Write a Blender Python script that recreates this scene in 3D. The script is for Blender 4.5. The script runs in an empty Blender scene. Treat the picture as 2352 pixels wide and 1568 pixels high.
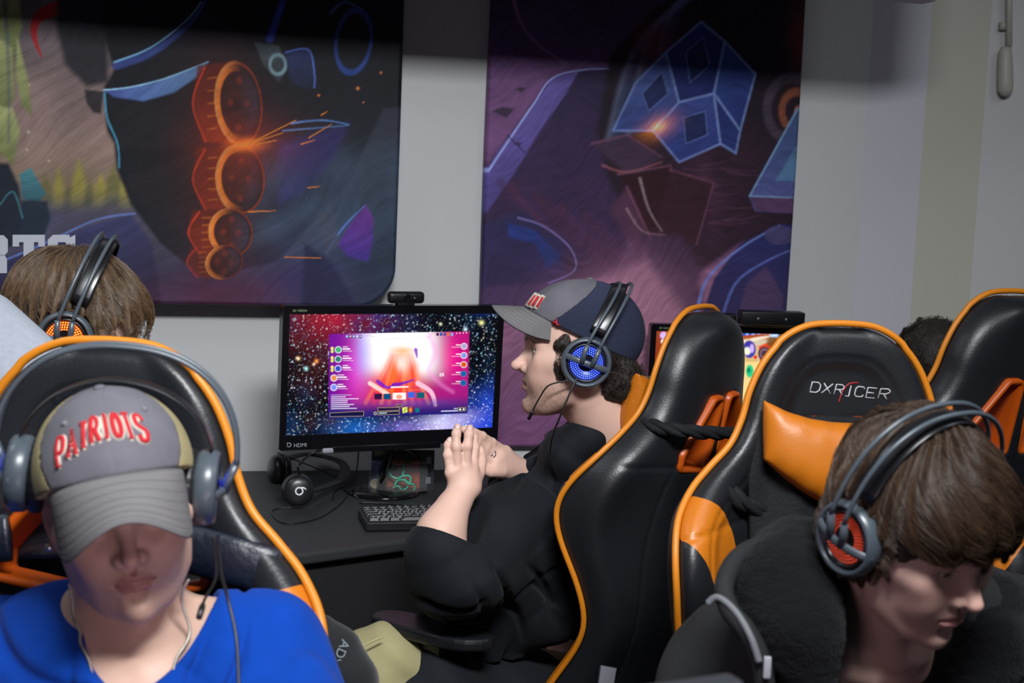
import bpy, bmesh, math, random
import numpy as np
from mathutils import Vector, Matrix
random.seed(7); rng = np.random.RandomState(11)
SC = bpy.context.scene; COL = SC.collection
# ---------------------------------------------------------------- camera
F = 3267.0; CX, CY = 1176.0, 784.0
PITCH = math.radians(6.5); ROLL = 0.040
CAM = np.array([0, 0, 1.56])
fw = np.array([0, math.cos(PITCH), -math.sin(PITCH)])
u0 = np.array([0, math.sin(PITCH), math.cos(PITCH)]); r0 = np.array([1., 0, 0])
cr = r0*math.cos(ROLL)+u0*math.sin(ROLL); cu = u0*math.cos(ROLL)-r0*math.sin(ROLL)
def P(px, py, d):
    "point seen at picture position px,py at distance d from the camera plane"
    return CAM+fw*d+cr*((px-CX)/F*d)-cu*((py-CY)/F*d)
def A(*v): return np.array(v, dtype=float)
def unit(v): v = np.asarray(v, float); return v/np.linalg.norm(v)
# ---------------------------------------------------------------- materials
def lin(c): return tuple(((x/12.92) if x <= .04045 else ((x+.055)/1.055)**2.4) for x in c)
def hx(s): return lin(tuple(int(s[i:i+2], 16)/255 for i in (0, 2, 4)))
MATS = {}
def mat(name, color=(.5,.5,.5), rough=.5, metal=0, spec=.5, bump=None, vary=None, emit=None, vc=False, alpha=1, trans=0, sheen=0, sss=0, bands=None, coat=0):
    if name in MATS: return MATS[name]
    m = bpy.data.materials.new(name); m.use_nodes = True; nt = m.node_tree; N = nt.nodes; K = nt.links
    b = N['Principled BSDF']; b.inputs['Base Color'].default_value = (*color, 1)
    b.inputs['Roughness'].default_value = rough; b.inputs['Metallic'].default_value = metal
    b.inputs['Specular IOR Level'].default_value = spec; b.inputs['Alpha'].default_value = alpha
    b.inputs['Transmission Weight'].default_value = trans
    if sheen: b.inputs['Sheen Weight'].default_value = sheen
    if coat: b.inputs['Coat Weight'].default_value = coat; b.inputs['Coat Roughness'].default_value = .25
    if sss:
        b.inputs['Subsurface Weight'].default_value = sss; b.inputs['Subsurface Radius'].default_value = (1, .35, .2); b.inputs['Subsurface Scale'].default_value = .008
    tc = N.new('ShaderNodeTexCoord')
    src = None
    if vc:
        a = N.new('ShaderNodeAttribute'); a.attribute_name = 'Col'; src = a.outputs['Color']
    if vary:   # (scale, amount)
        n = N.new('ShaderNodeTexNoise'); n.inputs['Scale'].default_value = vary[0]; n.inputs['Detail'].default_value = 5
        K.new(tc.outputs['Object'], n.inputs['Vector'])
        mr = N.new('ShaderNodeMapRange'); mr.inputs['From Min'].default_value = .3; mr.inputs['From Max'].default_value = .7
        mr.inputs['To Min'].default_value = 1-vary[1]; mr.inputs['To Max'].default_value = 1+vary[1]
        K.new(n.outputs['Fac'], mr.inputs['Value'])
        mx = N.new('ShaderNodeVectorMath'); mx.operation = 'SCALE'
        if src is None:
            rg = N.new('ShaderNodeRGB'); rg.outputs[0].default_value = (*color, 1); src = rg.outputs[0]
        K.new(src, mx.inputs[0]); K.new(mr.outputs['Result'], mx.inputs['Scale']); src = mx.outputs[0]
    if src is not None: K.new(src, b.inputs['Base Color'])
    hs = None
    if bump:   # (scale, strength[, stretch xyz])
        n = N.new('ShaderNodeTexNoise'); n.inputs['Scale'].default_value = bump[0]; n.inputs['Detail'].default_value = 6
        if len(bump) > 2:
            mp = N.new('ShaderNodeMapping'); mp.inputs['Scale'].default_value = bump[2]
            K.new(tc.outputs['Object'], mp.inputs['Vector']); K.new(mp.outputs[0], n.inputs['Vector'])
        else: K.new(tc.outputs['Object'], n.inputs['Vector'])
        bp = N.new('ShaderNodeBump'); bp.inputs['Strength'].default_value = bump[1]; bp.inputs['Distance'].default_value = .004
        K.new(n.outputs['Fac'], bp.inputs['Height']); K.new(bp.outputs[0], b.inputs['Normal'])
    if bands:  # (scale, strength, axis) woven mesh bumps
        w = N.new('ShaderNodeTexWave'); w.inputs['Scale'].default_value = bands[0]; w.bands_direction = bands[2]
        K.new(tc.outputs['Object'], w.inputs['Vector'])
        bp = N.new('ShaderNodeBump'); bp.inputs['Strength'].default_value = bands[1]; bp.inputs['Distance'].default_value = .002
        K.new(w.outputs['Fac'], bp.inputs['Height']); K.new(bp.outputs[0], b.inputs['Normal'])
    if emit is not None:
        if vc: K.new(src, b.inputs['Emission Color']); b.inputs['Base Color'].default_value = (0, 0, 0, 1)
        else: b.inputs['Emission Color'].default_value = (*color, 1)
        if vc:
            for l in list(K):
                if l.to_socket == b.inputs['Base Color']: K.remove(l)
        b.inputs['Emission Strength'].default_value = emit
    MATS[name] = m; return m
def mat_panels(name, c0, c1, rough=.35, bump=None, rough1=None):
    "two colours divided where the stored distance 'sd' to the sewn panel's outline changes sign"
    m = mat(name, c0, rough, bump=bump); nt = m.node_tree; b = nt.nodes['Principled BSDF']
    a = nt.nodes.new('ShaderNodeAttribute'); a.attribute_name = 'sd'
    g = nt.nodes.new('ShaderNodeMapRange'); g.inputs['From Min'].default_value = -.0004; g.inputs['From Max'].default_value = .0004
    g.inputs['To Min'].default_value = 1; g.inputs['To Max'].default_value = 0
    nt.links.new(a.outputs['Fac'], g.inputs['Value'])
    x = nt.nodes.new('ShaderNodeMix'); x.data_type = 'RGBA'
    x.inputs[6].default_value = (*c0, 1); x.inputs[7].default_value = (*c1, 1)
    nt.links.new(g.outputs['Result'], x.inputs[0]); nt.links.new(x.outputs[2], b.inputs['Base Color'])
    return m
# ---------------------------------------------------------------- objects
def tag(o, label=None, cat=None, group=None, kind=None):
    if label: o['label'] = label
    if cat: o['category'] = cat
    if group: o['group'] = group
    if kind: o['kind'] = kind
    return o
def empty(name, loc=(0, 0, 0), rot=None, label=None, cat=None, group=None):
    o = bpy.data.objects.new(name, None); COL.objects.link(o); o.empty_display_size = .05
    M = Matrix.Translation(Vector(loc))
    if rot is not None: M = M @ (rot.to_4x4() if not isinstance(rot, np.ndarray) else Matrix(rot.tolist()).to_4x4())
    o.matrix_world = M; tag(o, label, cat, group); return o
def mesh(name, V, Fc, m, parent=None, smooth=True, world=True, col=None, sd=None, midx=None):
    """V in world coordinates when world=True and parent given; the object sits at its parent's frame"""
    V = np.asarray(V, float)
    me = bpy.data.meshes.new(name)
    if parent is not None:
        o = bpy.data.objects.new(name, me); COL.objects.link(o); o.parent = parent
        if world:
            Mi = np.array(parent_world(parent).inverted()); V = V@Mi[:3, :3].T+Mi[:3, 3]
    else:
        o = bpy.data.objects.new(name, me); COL.objects.link(o)
        if world:
            c = (V.min(0)+V.max(0))/2; c[2] = V[:, 2].min(); V = V-c; o.location = c
    if isinstance(Fc, np.ndarray) and Fc.ndim == 2:
        n, k = Fc.shape
        me.vertices.add(len(V)); me.vertices.foreach_set('co', V.astype(np.float32).ravel())
        me.loops.add(n*k); me.loops.foreach_set('vertex_index', Fc.astype(np.int32).ravel())
        me.polygons.add(n); me.polygons.foreach_set('loop_start', np.arange(0, n*k, k, dtype=np.int32))
        me.update(calc_edges=True)
    else: me.from_pydata([tuple(v) for v in V], [], [tuple(f) for f in Fc])
    if smooth: me.polygons.foreach_set('use_smooth', [True]*len(me.polygons))
    for mm in (m if isinstance(m, (list, tuple)) else [m]): me.materials.append(mm)
    if midx is not None: me.polygons.foreach_set('material_index', np.asarray(midx, np.int32))
    if col is not None:
        at = me.color_attributes.new('Col', 'FLOAT_COLOR', 'POINT')
        c4 = np.ones((len(V), 4), np.float32); c4[:, :3] = col; at.data.foreach_set('color', c4.ravel())
    if sd is not None:
        at = me.attributes.new('sd', 'FLOAT', 'POINT'); at.data.foreach_set('value', np.asarray(sd, np.float32))
    me.update(); return o
def parent_world(o):
    M = o.matrix_basis.copy()
    while o.parent: o = o.parent; M = o.matrix_basis @ M
    return M
class MB:
    "collects simple shapes into ONE mesh"
    def __init__(s): s.V = []; s.F = []; s.n = 0
    def add(s, V, Fc):
        V = [tuple(v) for v in V]; s.V += V; s.F += [tuple(i+s.n for i in f) for f in Fc]; s.n += len(V); return s
    def box(s, c, h, R=None, bev=0):
        R = np.eye(3) if R is None else np.asarray(R); c = np.asarray(c, float)
        if bev <= 0:
            V = [c+R@(A(x, y, z)*h) for x in (-1, 1) for y in (-1, 1) for z in (-1, 1)]
            return s.add(V, [(0, 1, 3, 2), (4, 6, 7, 5), (0, 4, 5, 1), (2, 3, 7, 6), (0, 2, 6, 4), (1, 5, 7, 3)])
        bm = bmesh.new(); bmesh.ops.create_cube(bm, size=2)
        for v in bm.verts: v.co = Vector(np.array(v.co)*h)
        bmesh.ops.bevel(bm, geom=bm.edges[:]+bm.verts[:], offset=bev, segments=3, affect='EDGES', profile=.5)
        bm.verts.ensure_lookup_table(); bm.verts.index_update()
        V = [c+R@np.array(v.co) for v in bm.verts]; Fs = [[v.index for v in f.verts] for f in bm.faces]; bm.free()
        return s.add(V, Fs)
    def tube(s, pts, r, n=10, closed=False, cap=True, flat=None, up=None):
        pts = np.asarray(pts, float); m = len(pts); r = np.broadcast_to(np.asarray(r, float), (m,))
        T = np.gradient(pts, axis=0) if not closed else np.roll(pts, -1, 0)-np.roll(pts, 1, 0)
        T /= np.linalg.norm(T, axis=1)[:, None]+1e-12
        a = A(0, 0, 1) if up is None else np.asarray(up, float)
        if abs(T[0]@a) > .95 and up is None: a = A(1, 0, 0)
        V = []; Nn = unit(np.cross(T[0], a))
        for i in range(m):
            if up is not None: Nn = unit(np.cross(T[i], a))
            else: Nn = unit(Nn-T[i]*(Nn@T[i]))
            B = np.cross(T[i], Nn)
            fx, fy = (1, 1) if flat is None else flat
            for k in range(n):
                t = 2*math.pi*k/n; V.append(pts[i]+r[i]*(fx*math.cos(t)*Nn+fy*math.sin(t)*B))
        Fs = []
        for i in range(m if closed else m-1):
            j = (i+1) % m
            for k in range(n): Fs.append((i*n+k, i*n+(k+1) % n, j*n+(k+1) % n, j*n+k))
        if not closed and cap: Fs += [tuple(range(n))[::-1], tuple((m-1)*n+k for k in range(n))]
        return s.add(V, Fs)
    def lathe(s, prof, c, R, n=40, close=False):
        "prof [(radius, height)], axis = R[:,2]"
        V = []; m = len(prof)
        for (q, h) in prof:
            for k in range(n):
                t = 2*math.pi*k/n; V.append(np.asarray(c)+R@A(q*math.cos(t), q*math.sin(t), h))
        Fs = [(i*n+k, i*n+(k+1) % n, (i+1) % m*n+(k+1) % n, (i+1) % m*n+k) for i in range(m if close else m-1) for k in range(n)]
        if not close:
            if prof[0][0] > 1e-5: Fs.append(tuple(range(n))[::-1])
            if prof[-1][0] > 1e-5: Fs.append(tuple((m-1)*n+k for k in range(n)))
        return s.add(V, Fs)
    def ball(s, c, r, R=None, n=16):
        R = np.eye(3) if R is None else R; r = np.broadcast_to(np.asarray(r, float), (3,)); V = []; Fs = []
        for i in range(n+1):
            a = math.pi*i/n
            for k in range(2*n):
                t = math.pi*k/n; V.append(np.asarray(c)+R@(r*A(math.sin(a)*math.cos(t), math.sin(a)*math.sin(t), math.cos(a))))
        for i in range(n):
            for k in range(2*n): Fs.append((i*2*n+k, (i+1)*2*n+k, (i+1)*2*n+(k+1) % (2*n), i*2*n+(k+1) % (2*n)))
        return s.add(V, Fs)
    def prism(s, poly, ext, fr):
        "poly 2D list, extruded ext=(lo,hi) along fr's third axis; fr=(origin,R)"
        o, R = fr; n = len(poly)
        V = [o+R@A(x, y, h) for h in ext for (x, y) in poly]
        return s.add(V, [tuple(range(n))[::-1], tuple(range(n, 2*n))]+[(k, (k+1) % n, n+(k+1) % n, n+k) for k in range(n)])
    def build(s, name, m, parent=None, smooth=True, world=True, autosmooth=None):
        o = mesh(name, np.array(s.V), s.F, m, parent, smooth, world)
        if smooth and autosmooth:
            me = o.data
            bm = bmesh.new(); bm.from_mesh(me)
            for e in bm.edges:
                if len(e.link_faces) == 2 and e.calc_face_angle(0) > autosmooth: e.smooth = False
            bm.to_mesh(me); bm.free()
        return o
def crv(pts, n=8, closed=False):
    "Catmull-Rom through pts"
    p = np.asarray(pts, float); m = len(p); out = []
    for i in range(m if closed else m-1):
        if closed: a, b, c, d = p[(i-1) % m], p[i], p[(i+1) % m], p[(i+2) % m]
        else: a, b, c, d = p[max(i-1, 0)], p[i], p[i+1], p[min(i+2, m-1)]
        for k in range(n):
            t = k/n; out.append(.5*((2*b)+(-a+c)*t+(2*a-5*b+4*c-d)*t*t+(-a+3*b-3*c+d)*t**3))
    if not closed: out.append(p[-1])
    return np.array(out)
def frame(z, x=None):
    "3x3 with third column z and first column near x"
    z = unit(z); x = A(1, 0, 0) if x is None else np.asarray(x, float)
    if abs(unit(x)@z) > .98: x = A(0, 1, 0)
    x = unit(x-z*(x@z)); return np.stack([x, np.cross(z, x), z], 1)
def eul(yaw, pitch=0, roll=0):
    "columns: forward, left, up. yaw about Z, pitch>0 looks down, roll>0 leans to its own right"
    y, p, r = map(math.radians, (yaw, pitch, roll))
    Rz = np.array([[math.cos(y), -math.sin(y), 0], [math.sin(y), math.cos(y), 0], [0, 0, 1]])
    Ry = np.array([[math.cos(p), 0, math.sin(p)], [0, 1, 0], [-math.sin(p), 0, math.cos(p)]])
    Rx = np.array([[1, 0, 0], [0, math.cos(r), -math.sin(r)], [0, math.sin(r), math.cos(r)]])
    return Rz@Ry@Rx
# ---------------------------------------------------------------- distance fields
def ell(p, c, r, R=None):
    q = p-np.asarray(c, np.float32)
    if R is not None: q = q@np.asarray(R, np.float32)
    r = np.asarray(r, np.float32); k0 = np.linalg.norm(q/r, axis=1); k1 = np.linalg.norm(q/(r*r), axis=1)
    return k0*(k0-1)/np.maximum(k1, 1e-6)
def sph(p, c, r): return np.linalg.norm(p-np.asarray(c, np.float32), axis=1)-r
def rc(p, a, b, ra, rb):
    a = np.asarray(a, np.float32); b = np.asarray(b, np.float32); ab = b-a
    t = np.clip(((p-a)@ab)/max(float(ab@ab), 1e-9), 0, 1)
    return np.linalg.norm(p-a-t[:, None]*ab, axis=1)-(ra+(rb-ra)*t)
def chain(p, pts, rad, k=0):
    d = None
    for i in range(len(pts)-1):
        e = rc(p, pts[i], pts[i+1], rad[i], rad[i+1]); d = e if d is None else (smin(d, e, k) if k else np.minimum(d, e))
    return d
def rbox(p, c, h, r, R=None):
    q = p-np.asarray(c, np.float32)
    if R is not None: q = q@np.asarray(R, np.float32)
    q = np.abs(q)-(np.asarray(h, np.float32)-r)
    return np.linalg.norm(np.maximum(q, 0), axis=1)+np.minimum(q.max(1), 0)-r
def smin(a, b, k):
    h = np.maximum(k-np.abs(a-b), 0)/k; return np.minimum(a, b)-h*h*k*.25
def smax(a, b, k): return -smin(-a, -b, k)
def sm(x, a, b):
    t = np.clip((x-a)/(b-a), 0, 1); return t*t*(3-2*t)
def noise(p, s, seed=0):
    r = np.random.RandomState(seed); o = 0
    for i in range(6):
        w = r.randn(3)*s*(1+.35*i); o = o+np.sin(p@w.astype(np.float32)+r.rand()*6.28+1.3*np.sin(p@(r.randn(3)*s*.7).astype(np.float32)))/(1+.35*i)
    return o/3.2
def crease(p, a, f, depth, w, seed, m=(-.1, .5)):
    u = (p@np.asarray(a, np.float32))*f+1.3*noise(p, 6, seed); s = np.abs(u-np.round(u)); return depth*np.exp(-(s/w)**2)*sm(noise(p, 8, seed+1), *m)
def poly_sd(x, z, poly):
    poly = np.asarray(poly, np.float32); n = len(poly)
    d = np.full(x.shape, 1e9, np.float32); s = np.ones(x.shape, np.float32)
    for i in range(n):
        ax, az = poly[i]; bx, bz = poly[i-1]; ex, ez = bx-ax, bz-az; wx, wz = x-ax, z-az
        t = np.clip((wx*ex+wz*ez)/max(ex*ex+ez*ez, 1e-12), 0, 1)
        d = np.minimum(d, (wx-ex*t)**2+(wz-ez*t)**2)
        c1 = z >= az; c2 = z < bz; c3 = ex*wz > ez*wx
        fl = (c1 & c2 & c3) | (~c1 & ~c2 & ~c3); s = np.where(fl, -s, s)
    return s*np.sqrt(d)
def nets(f, lo, hi, step, margin=1.0, newton=2, B=6):
    lo = np.asarray(lo, float); hi = np.asarray(hi, float)
    nb = np.ceil((hi-lo)/(step*B)).astype(int)+1; n = nb*B
    cc = [lo[i]+(np.arange(nb[i])+.5)*B*step-step*.5 for i in range(3)]
    G = np.stack(np.meshgrid(*cc, indexing='ij'), -1).reshape(-1, 3).astype(np.float32)
    dc = f(G).reshape(nb).astype(np.float32)
    near = np.abs(dc) < B*step*.9+.006*margin+step
    val = np.repeat(np.repeat(np.repeat(dc, B, 0), B, 1), B, 2)
    msk = np.repeat(np.repeat(np.repeat(near, B, 0), B, 1), B, 2)
    idx = np.argwhere(msk)
    pts = (lo+idx*step).astype(np.float32); out = np.empty(len(pts), np.float32)
    for i in range(0, len(pts), 400000): out[i:i+400000] = f(pts[i:i+400000])
    val[msk] = out
    ins = val < 0
    # closed at the borders
    for a in range(3):
        sl = [slice(None)]*3; sl[a] = 0; ins[tuple(sl)] = False; sl[a] = -1; ins[tuple(sl)] = False
    val = np.where(ins, np.minimum(val, -1e-6), np.maximum(val, 1e-6))
    c = [ins[i:n[0]-1+i, j:n[1]-1+j, k:n[2]-1+k] for i in (0, 1) for j in (0, 1) for k in (0, 1)]
    sm_ = np.zeros(c[0].shape, np.int8)
    for x in c: sm_ += x
    act = (sm_ > 0) & (sm_ < 8); cells = np.argwhere(act)
    vid = -np.ones(act.shape, np.int64); vid[act] = np.arange(len(cells))
    acc = np.zeros((len(cells), 3)); cnt = np.zeros(len(cells))
    offs = [(i, j, k) for i in (0, 1) for j in (0, 1) for k in (0, 1)]
    cv = [val[cells[:, 0]+o[0], cells[:, 1]+o[1], cells[:, 2]+o[2]] for o in offs]
    for i, a in enumerate(offs):
        for j, b in enumerate(offs):
            if j > i and sum(abs(a[q]-b[q]) for q in range(3)) == 1:
                e = (cv[i] < 0) != (cv[j] < 0); t = np.where(e, cv[i]/(cv[i]-cv[j]+1e-12), 0)
                q = np.asarray(a)+t[:, None]*(np.asarray(b)-np.asarray(a)); acc += q*e[:, None]; cnt += e
    V = lo+(cells+acc/cnt[:, None])*step
    FS = []
    for ax in range(3):
        u, v = (ax+1) % 3, (ax+2) % 3
        s0 = [slice(1, -1)]*3; s1 = [slice(1, -1)]*3
        s0[ax] = slice(0, n[ax]-1); s1[ax] = slice(1, n[ax])
        a, b = ins[tuple(s0)], ins[tuple(s1)]
        for flip, e in ((False, a & ~b), (True, ~a & b)):
            q = np.argwhere(e)
            if not len(q): continue
            off = np.ones(3, int); off[ax] = 0; q = q+off
            def g(du, dv):
                r = q.copy(); r[:, u] -= du; r[:, v] -= dv
                return vid[r[:, 0], r[:, 1], r[:, 2]]
            qd = np.stack([g(1, 1), g(0, 1), g(0, 0), g(1, 0)], 1)
            FS.append(qd[:, ::-1] if flip else qd)
    Fc = np.concatenate(FS); Fc = Fc[(Fc >= 0).all(1)]
    # move the vertices on to the surface
    for _ in range(newton):
        V32 = V.astype(np.float32); d0 = f(V32); h = step*.4; g = np.stack([f(V32+np.eye(3, dtype=np.float32)[i]*h)-d0 for i in range(3)], 1)/h
        gg = np.maximum((g*g).sum(1), .05); V = V-np.clip(d0/gg, -step*.6, step*.6)[:, None]*g
    return V, Fc
def sdf_obj(name, f, lo, hi, step, m, parent=None, colf=None, sdfn=None, world=True, **kw):
    V, Fc = nets(f, lo, hi, step, **kw)
    V32 = V.astype(np.float32)
    return mesh(name, V, Fc, m, parent, True, world, None if colf is None else colf(V32), None if sdfn is None else sdfn(V32))
def grad(f, p, h=.001):
    d0 = f(p); return d0, np.stack([f(p+np.eye(3, dtype=np.float32)[i]*h)-d0 for i in range(3)], 1)/h
# ---------------------------------------------------------------- stroke lettering (centre lines in a 1 x 1 em box)
GL = {
 'A': ([[(0, 0), (.5, 1), (1, 0)], [(.2, .35), (.8, .35)]]), 'C': ([[(1, .8), (.8, 1), (.2, 1), (0, .8), (0, .2), (.2, 0), (.8, 0), (1, .2)]]),
 'D': ([[(0, 0), (0, 1), (.7, 1), (1, .75), (1, .25), (.7, 0), (0, 0)]]), 'E': ([[(1, 1), (0, 1), (0, 0), (1, 0)], [(0, .5), (.8, .5)]]),
 'I': ([[(.5, 0), (.5, 1)]]), 'O': ([[(.5, 1), (.15, .88), (0, .5), (.15, .12), (.5, 0), (.85, .12), (1, .5), (.85, .88), (.5, 1)]]),
 'P': ([[(.1, 0), (.1, 1), (.75, 1), (1, .85), (1, .6), (.75, .45), (.1, .45)]]), 'R': ([[(.1, 0), (.1, 1), (.75, 1), (1, .85), (1, .65), (.75, .5), (.1, .5)], [(.55, .5), (1, 0)]]),
 'S': ([[(1, .8), (.8, 1), (.2, 1), (0, .8), (.1, .6), (.9, .4), (1, .2), (.8, 0), (.2, 0), (0, .2)]]), 'T': ([[(0, 1), (1, 1)], [(.5, 1), (.5, 0)]]),
 'X': ([[(0, 0), (1, 1)], [(0, 1), (1, 0)]]), 'H': ([[(0, 0), (0, 1)], [(1, 0), (1, 1)], [(0, .5), (1, .5)]]), 'M': ([[(0, 0), (0, 1), (.5, .3), (1, 1), (1, 0)]]),
}
SERIF = {'P': [(.1, 0), ], 'A': [(0, 0), (1, 0)], 'T': [(.5, 0)], 'R': [(.1, 0), (1, 0)], 'I': [(.5, 0), (.5, 1)]}
# ================================================================ ROOM
WYAW = math.radians(13)
ww = A(math.cos(WYAW), math.sin(WYAW), 0); wn = A(math.sin(WYAW), -math.cos(WYAW), 0); wz = A(0, 0, 1)
W0 = P(600, 900, 3.85); W0[2] = 0
WR = np.stack([ww, wn, wz], 1)           # wall frame: along, towards the room, up
def ray(px, py): return fw+cr*((px-CX)/F)-cu*((py-CY)/F)
def WP(px, py, off=0):
    d = ray(px, py); t = ((W0+wn*off-CAM)@wn)/(d@wn); q = CAM+d*t-W0; return A(q@ww, off, q[2])
def WW(s, o, z): return W0+ww*s+wn*o+wz*z
def ZP(px, py, z):
    d = ray(px, py); return CAM+d*((z-CAM[2])/d[2])
def proj(V):
    q = np.asarray(V)-CAM; d = q@fw; return CX+(q@cr)/d*F, CY-(q@cu)/d*F
M_wall = mat('wall_paint', hx('d0d0d1'), .85, spec=.2, bump=(90, .12), vary=(1.5, .03))
M_wall2 = mat('wall_paint_side', hx('c9c7ba'), .85, spec=.2, bump=(90, .12), vary=(1.5, .03))
M_wall3 = mat('wall_paint_column', hx('cfccd6'), .85, spec=.2, bump=(90, .12))
M_floor = mat('dark_carpet', (.012, .012, .014), .95, spec=.1, bump=(300, .6), vary=(8, .2))
M_ceil = mat('ceiling_tile', (.55, .55, .55), .9, bump=(120, .3))
def structure(name, mb, m, smooth=False):
    o = mb.build(name, m, None, smooth); o['kind'] = 'structure'; return o
sa = WP(1988, 300)[0]
H = 2.95
mb = MB(); mb.prism([(-3.2, 0), (sa, 0), (sa, -.12), (-3.2, -.12)], (0, H), (W0, np.stack([ww, wn, wz], 1))); structure('wall_back', mb, M_wall)
# stepped column at the right: a receding return, a narrow face and the next wall
def on_vert(px, d): q = P(px, 300, d); return A((q-W0)@ww, (q-W0)@wn)
c1 = A(sa, 0); c2 = on_vert(2121, 4.10); c3 = on_vert(2257, 4.03); c4 = on_vert(2700, 3.85)
mb = MB(); mb.prism([tuple(c1), tuple(c2), (c2[0]+.02, -.4), (c1[0], -.4)], (0, H), (W0, WR)); structure('trim_1', mb, M_wall3)
mb = MB(); mb.prism([tuple(c2), tuple(c3), (c3[0]+.02, -.4), (c2[0]+.02, -.4)], (0, H), (W0, WR)); structure('trim_2', mb, M_wall2)
mb = MB(); mb.prism([tuple(c3), tuple(c4), (c4[0]+.1, c4[1]-.3), (c3[0]+.02, -.4)], (0, H), (W0, WR)); structure('wall_right', mb, M_wall)
mb = MB(); mb.box((0, 1.2, -.05), (4.5, 3.9, .05)); structure('floor', mb, M_floor)
mb = MB(); mb.box((0, 1.2, H+.05), (4.5, 3.9, .05)); structure('ceiling', mb, M_ceil)
# added board above the view, near the wall: puts the wall's top in shade
mb = MB(); _se = WP(1890, 0)[0]; mb.box(WW((_se-3.2)/2, .62, 2.49), ((_se+3.2)/2, .04, .46), WR); structure('added_shade_board', mb, M_wall)
# ---------------------------------------------------------------- painter
class Paint:
    def __init__(s, V, gain=1.0): s.x, s.y = [a.astype(np.float32) for a in proj(V)]; s.c = np.zeros((len(s.x), 3), np.float32); s.q = np.stack([s.x, s.y, 0*s.x], 1).astype(np.float32)/100
    def col(s, h): return np.array(hx(h), np.float32)
    def mix(s, m, h, a=1): m = (m*a)[:, None]; s.c = s.c*(1-m)+s.col(h)*m
    def add(s, m, h, a=1): s.c = s.c+(m*a)[:, None]*s.col(h)
    def poly(s, pts, h, soft=2, a=1, h2=None, gdir=(0, 1)):
        p = np.array(pts, float); lo = p.min(0)-soft*2; hi = p.max(0)+soft*2
        k = (s.x > lo[0]) & (s.x < hi[0]) & (s.y > lo[1]) & (s.y < hi[1])
        d = poly_sd(s.x[k], s.y[k], p); m = sm(-d, -soft, soft)*a; c = s.col(h)
        if h2:
            g = s.x[k]*gdir[0]+s.y[k]*gdir[1]; g = (g-g.min())/max(np.ptp(g), 1); c = c*(1-g[:, None])+s.col(h2)*g[:, None]
        s.c[k] = s.c[k]*(1-m[:, None])+c*m[:, None]
    def line(s, pts, w, h, a=1, w2=None, smooth=True, soft=1.5):
        p = crv(pts, 6) if smooth and len(pts) > 2 else np.array(pts, float)
        lo = p.min(0)-w*2-soft; hi = p.max(0)+w*2+soft
        k = (s.x > lo[0]) & (s.x < hi[0]) & (s.y > lo[1]) & (s.y < hi[1]); X, Y = s.x[k], s.y[k]; best = np.full(X.shape, 1e9, np.float32)
        for i in range(len(p)-1):
            a0, b0 = p[i], p[i+1]; e = b0-a0; t = np.clip(((X-a0[0])*e[0]+(Y-a0[1])*e[1])/max(e@e, 1e-6), 0, 1)
            d = np.hypot(X-a0[0]-t*e[0], Y-a0[1]-t*e[1]); u = (i+t)/(len(p)-1)
            wd = w if w2 is None else w+(w2-w)*u
            best = np.minimum(best, d-wd/2)
        m = sm(-best, -soft, soft)*a; s.c[k] = s.c[k]*(1-m[:, None])+s.col(h)*m[:, None]
    def oval(s, c, r, rot=0):
        t = math.radians(rot); dx, dy = s.x-c[0], s.y-c[1]
        return np.hypot((dx*math.cos(t)+dy*math.sin(t))/r[0], (-dx*math.sin(t)+dy*math.cos(t))/r[1])
    def glow(s, c, r, h, a=1, rot=0, add=False, pw=2):
        m = np.exp(-s.oval(c, r, rot)**pw); (s.add if add else s.mix)(m, h, a)
    def disc(s, c, r, h, a=1, rot=0, soft=.06): s.mix(sm(1-s.oval(c, r, rot), -soft, soft), h, a)
    def ring(s, c, r, w, h, a=1, rot=0): o = s.oval(c, r, rot); s.mix(sm(w-np.abs(o-1), -w*.5, w*.5), h, a)
    def nz(s, sc, seed): return np.clip(noise(s.q, sc, seed)*.5+.5, 0, 1)
def panel(s0, s1, z0, z1, off, thick, rad, corners, step, M, paintf):
    "rounded picture panel on the wall; returns V,F,col"
    ns, nz_ = int((s1-s0)/step)+1, int((z1-z0)/step)+1
    S, Z = np.meshgrid(np.linspace(s0, s1, ns), np.linspace(z0, z1, nz_), indexing='ij')
    for (cx_, cz, sx, sz) in corners:
        ox, oz = cx_-sx*rad, cz-sz*rad; m = ((S-ox)*sx > 0) & ((Z-oz)*sz > 0)
        q = np.maximum(np.abs(S-ox), np.abs(Z-oz)); L_ = np.hypot(S-ox, Z-oz)+1e-9
        k = q/L_
        S = np.where(m, ox+(S-ox)*k, S); Z = np.where(m, oz+(Z-oz)*k, Z)
    edge = np.zeros_like(S)
    V = W0+S.reshape(-1, 1)*ww+Z.reshape(-1, 1)*wz+wn*(off+thick)
    I = np.arange(ns*nz_).reshape(ns, nz_)
    Fc = np.stack([I[:-1, :-1], I[1:, :-1], I[1:, 1:], I[:-1, 1:]], -1).reshape(-1, 4)
    loop = np.concatenate([I[:, 0], I[-1, 1:], I[-2::-1, -1], I[0, -2:0:-1]])
    c = paintf(V)
    cen = V.mean(0); rings = [loop]; Vs = [V]; cs = [c]; n0 = len(V); m = len(loop); b = .010
    base = V[loop]; out = base-cen; out /= np.linalg.norm(out, axis=1)[:, None]
    for (o_, dd) in ((.35*b, .15*b), (.8*b, .5*b), (b, b), (b, thick), (0.2*b, thick)):
        Vs.append(base+out*o_-wn*dd); cs.append(c[loop]); rings.append(np.arange(n0, n0+m)); n0 += m
    FF = [Fc]
    for i in range(len(rings)-1):
        a, b_ = rings[i], rings[i+1]; FF.append(np.stack([a, b_, np.roll(b_, -1), np.roll(a, -1)], 1))
    return np.concatenate(Vs), np.concatenate(FF), np.concatenate(cs)
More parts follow.
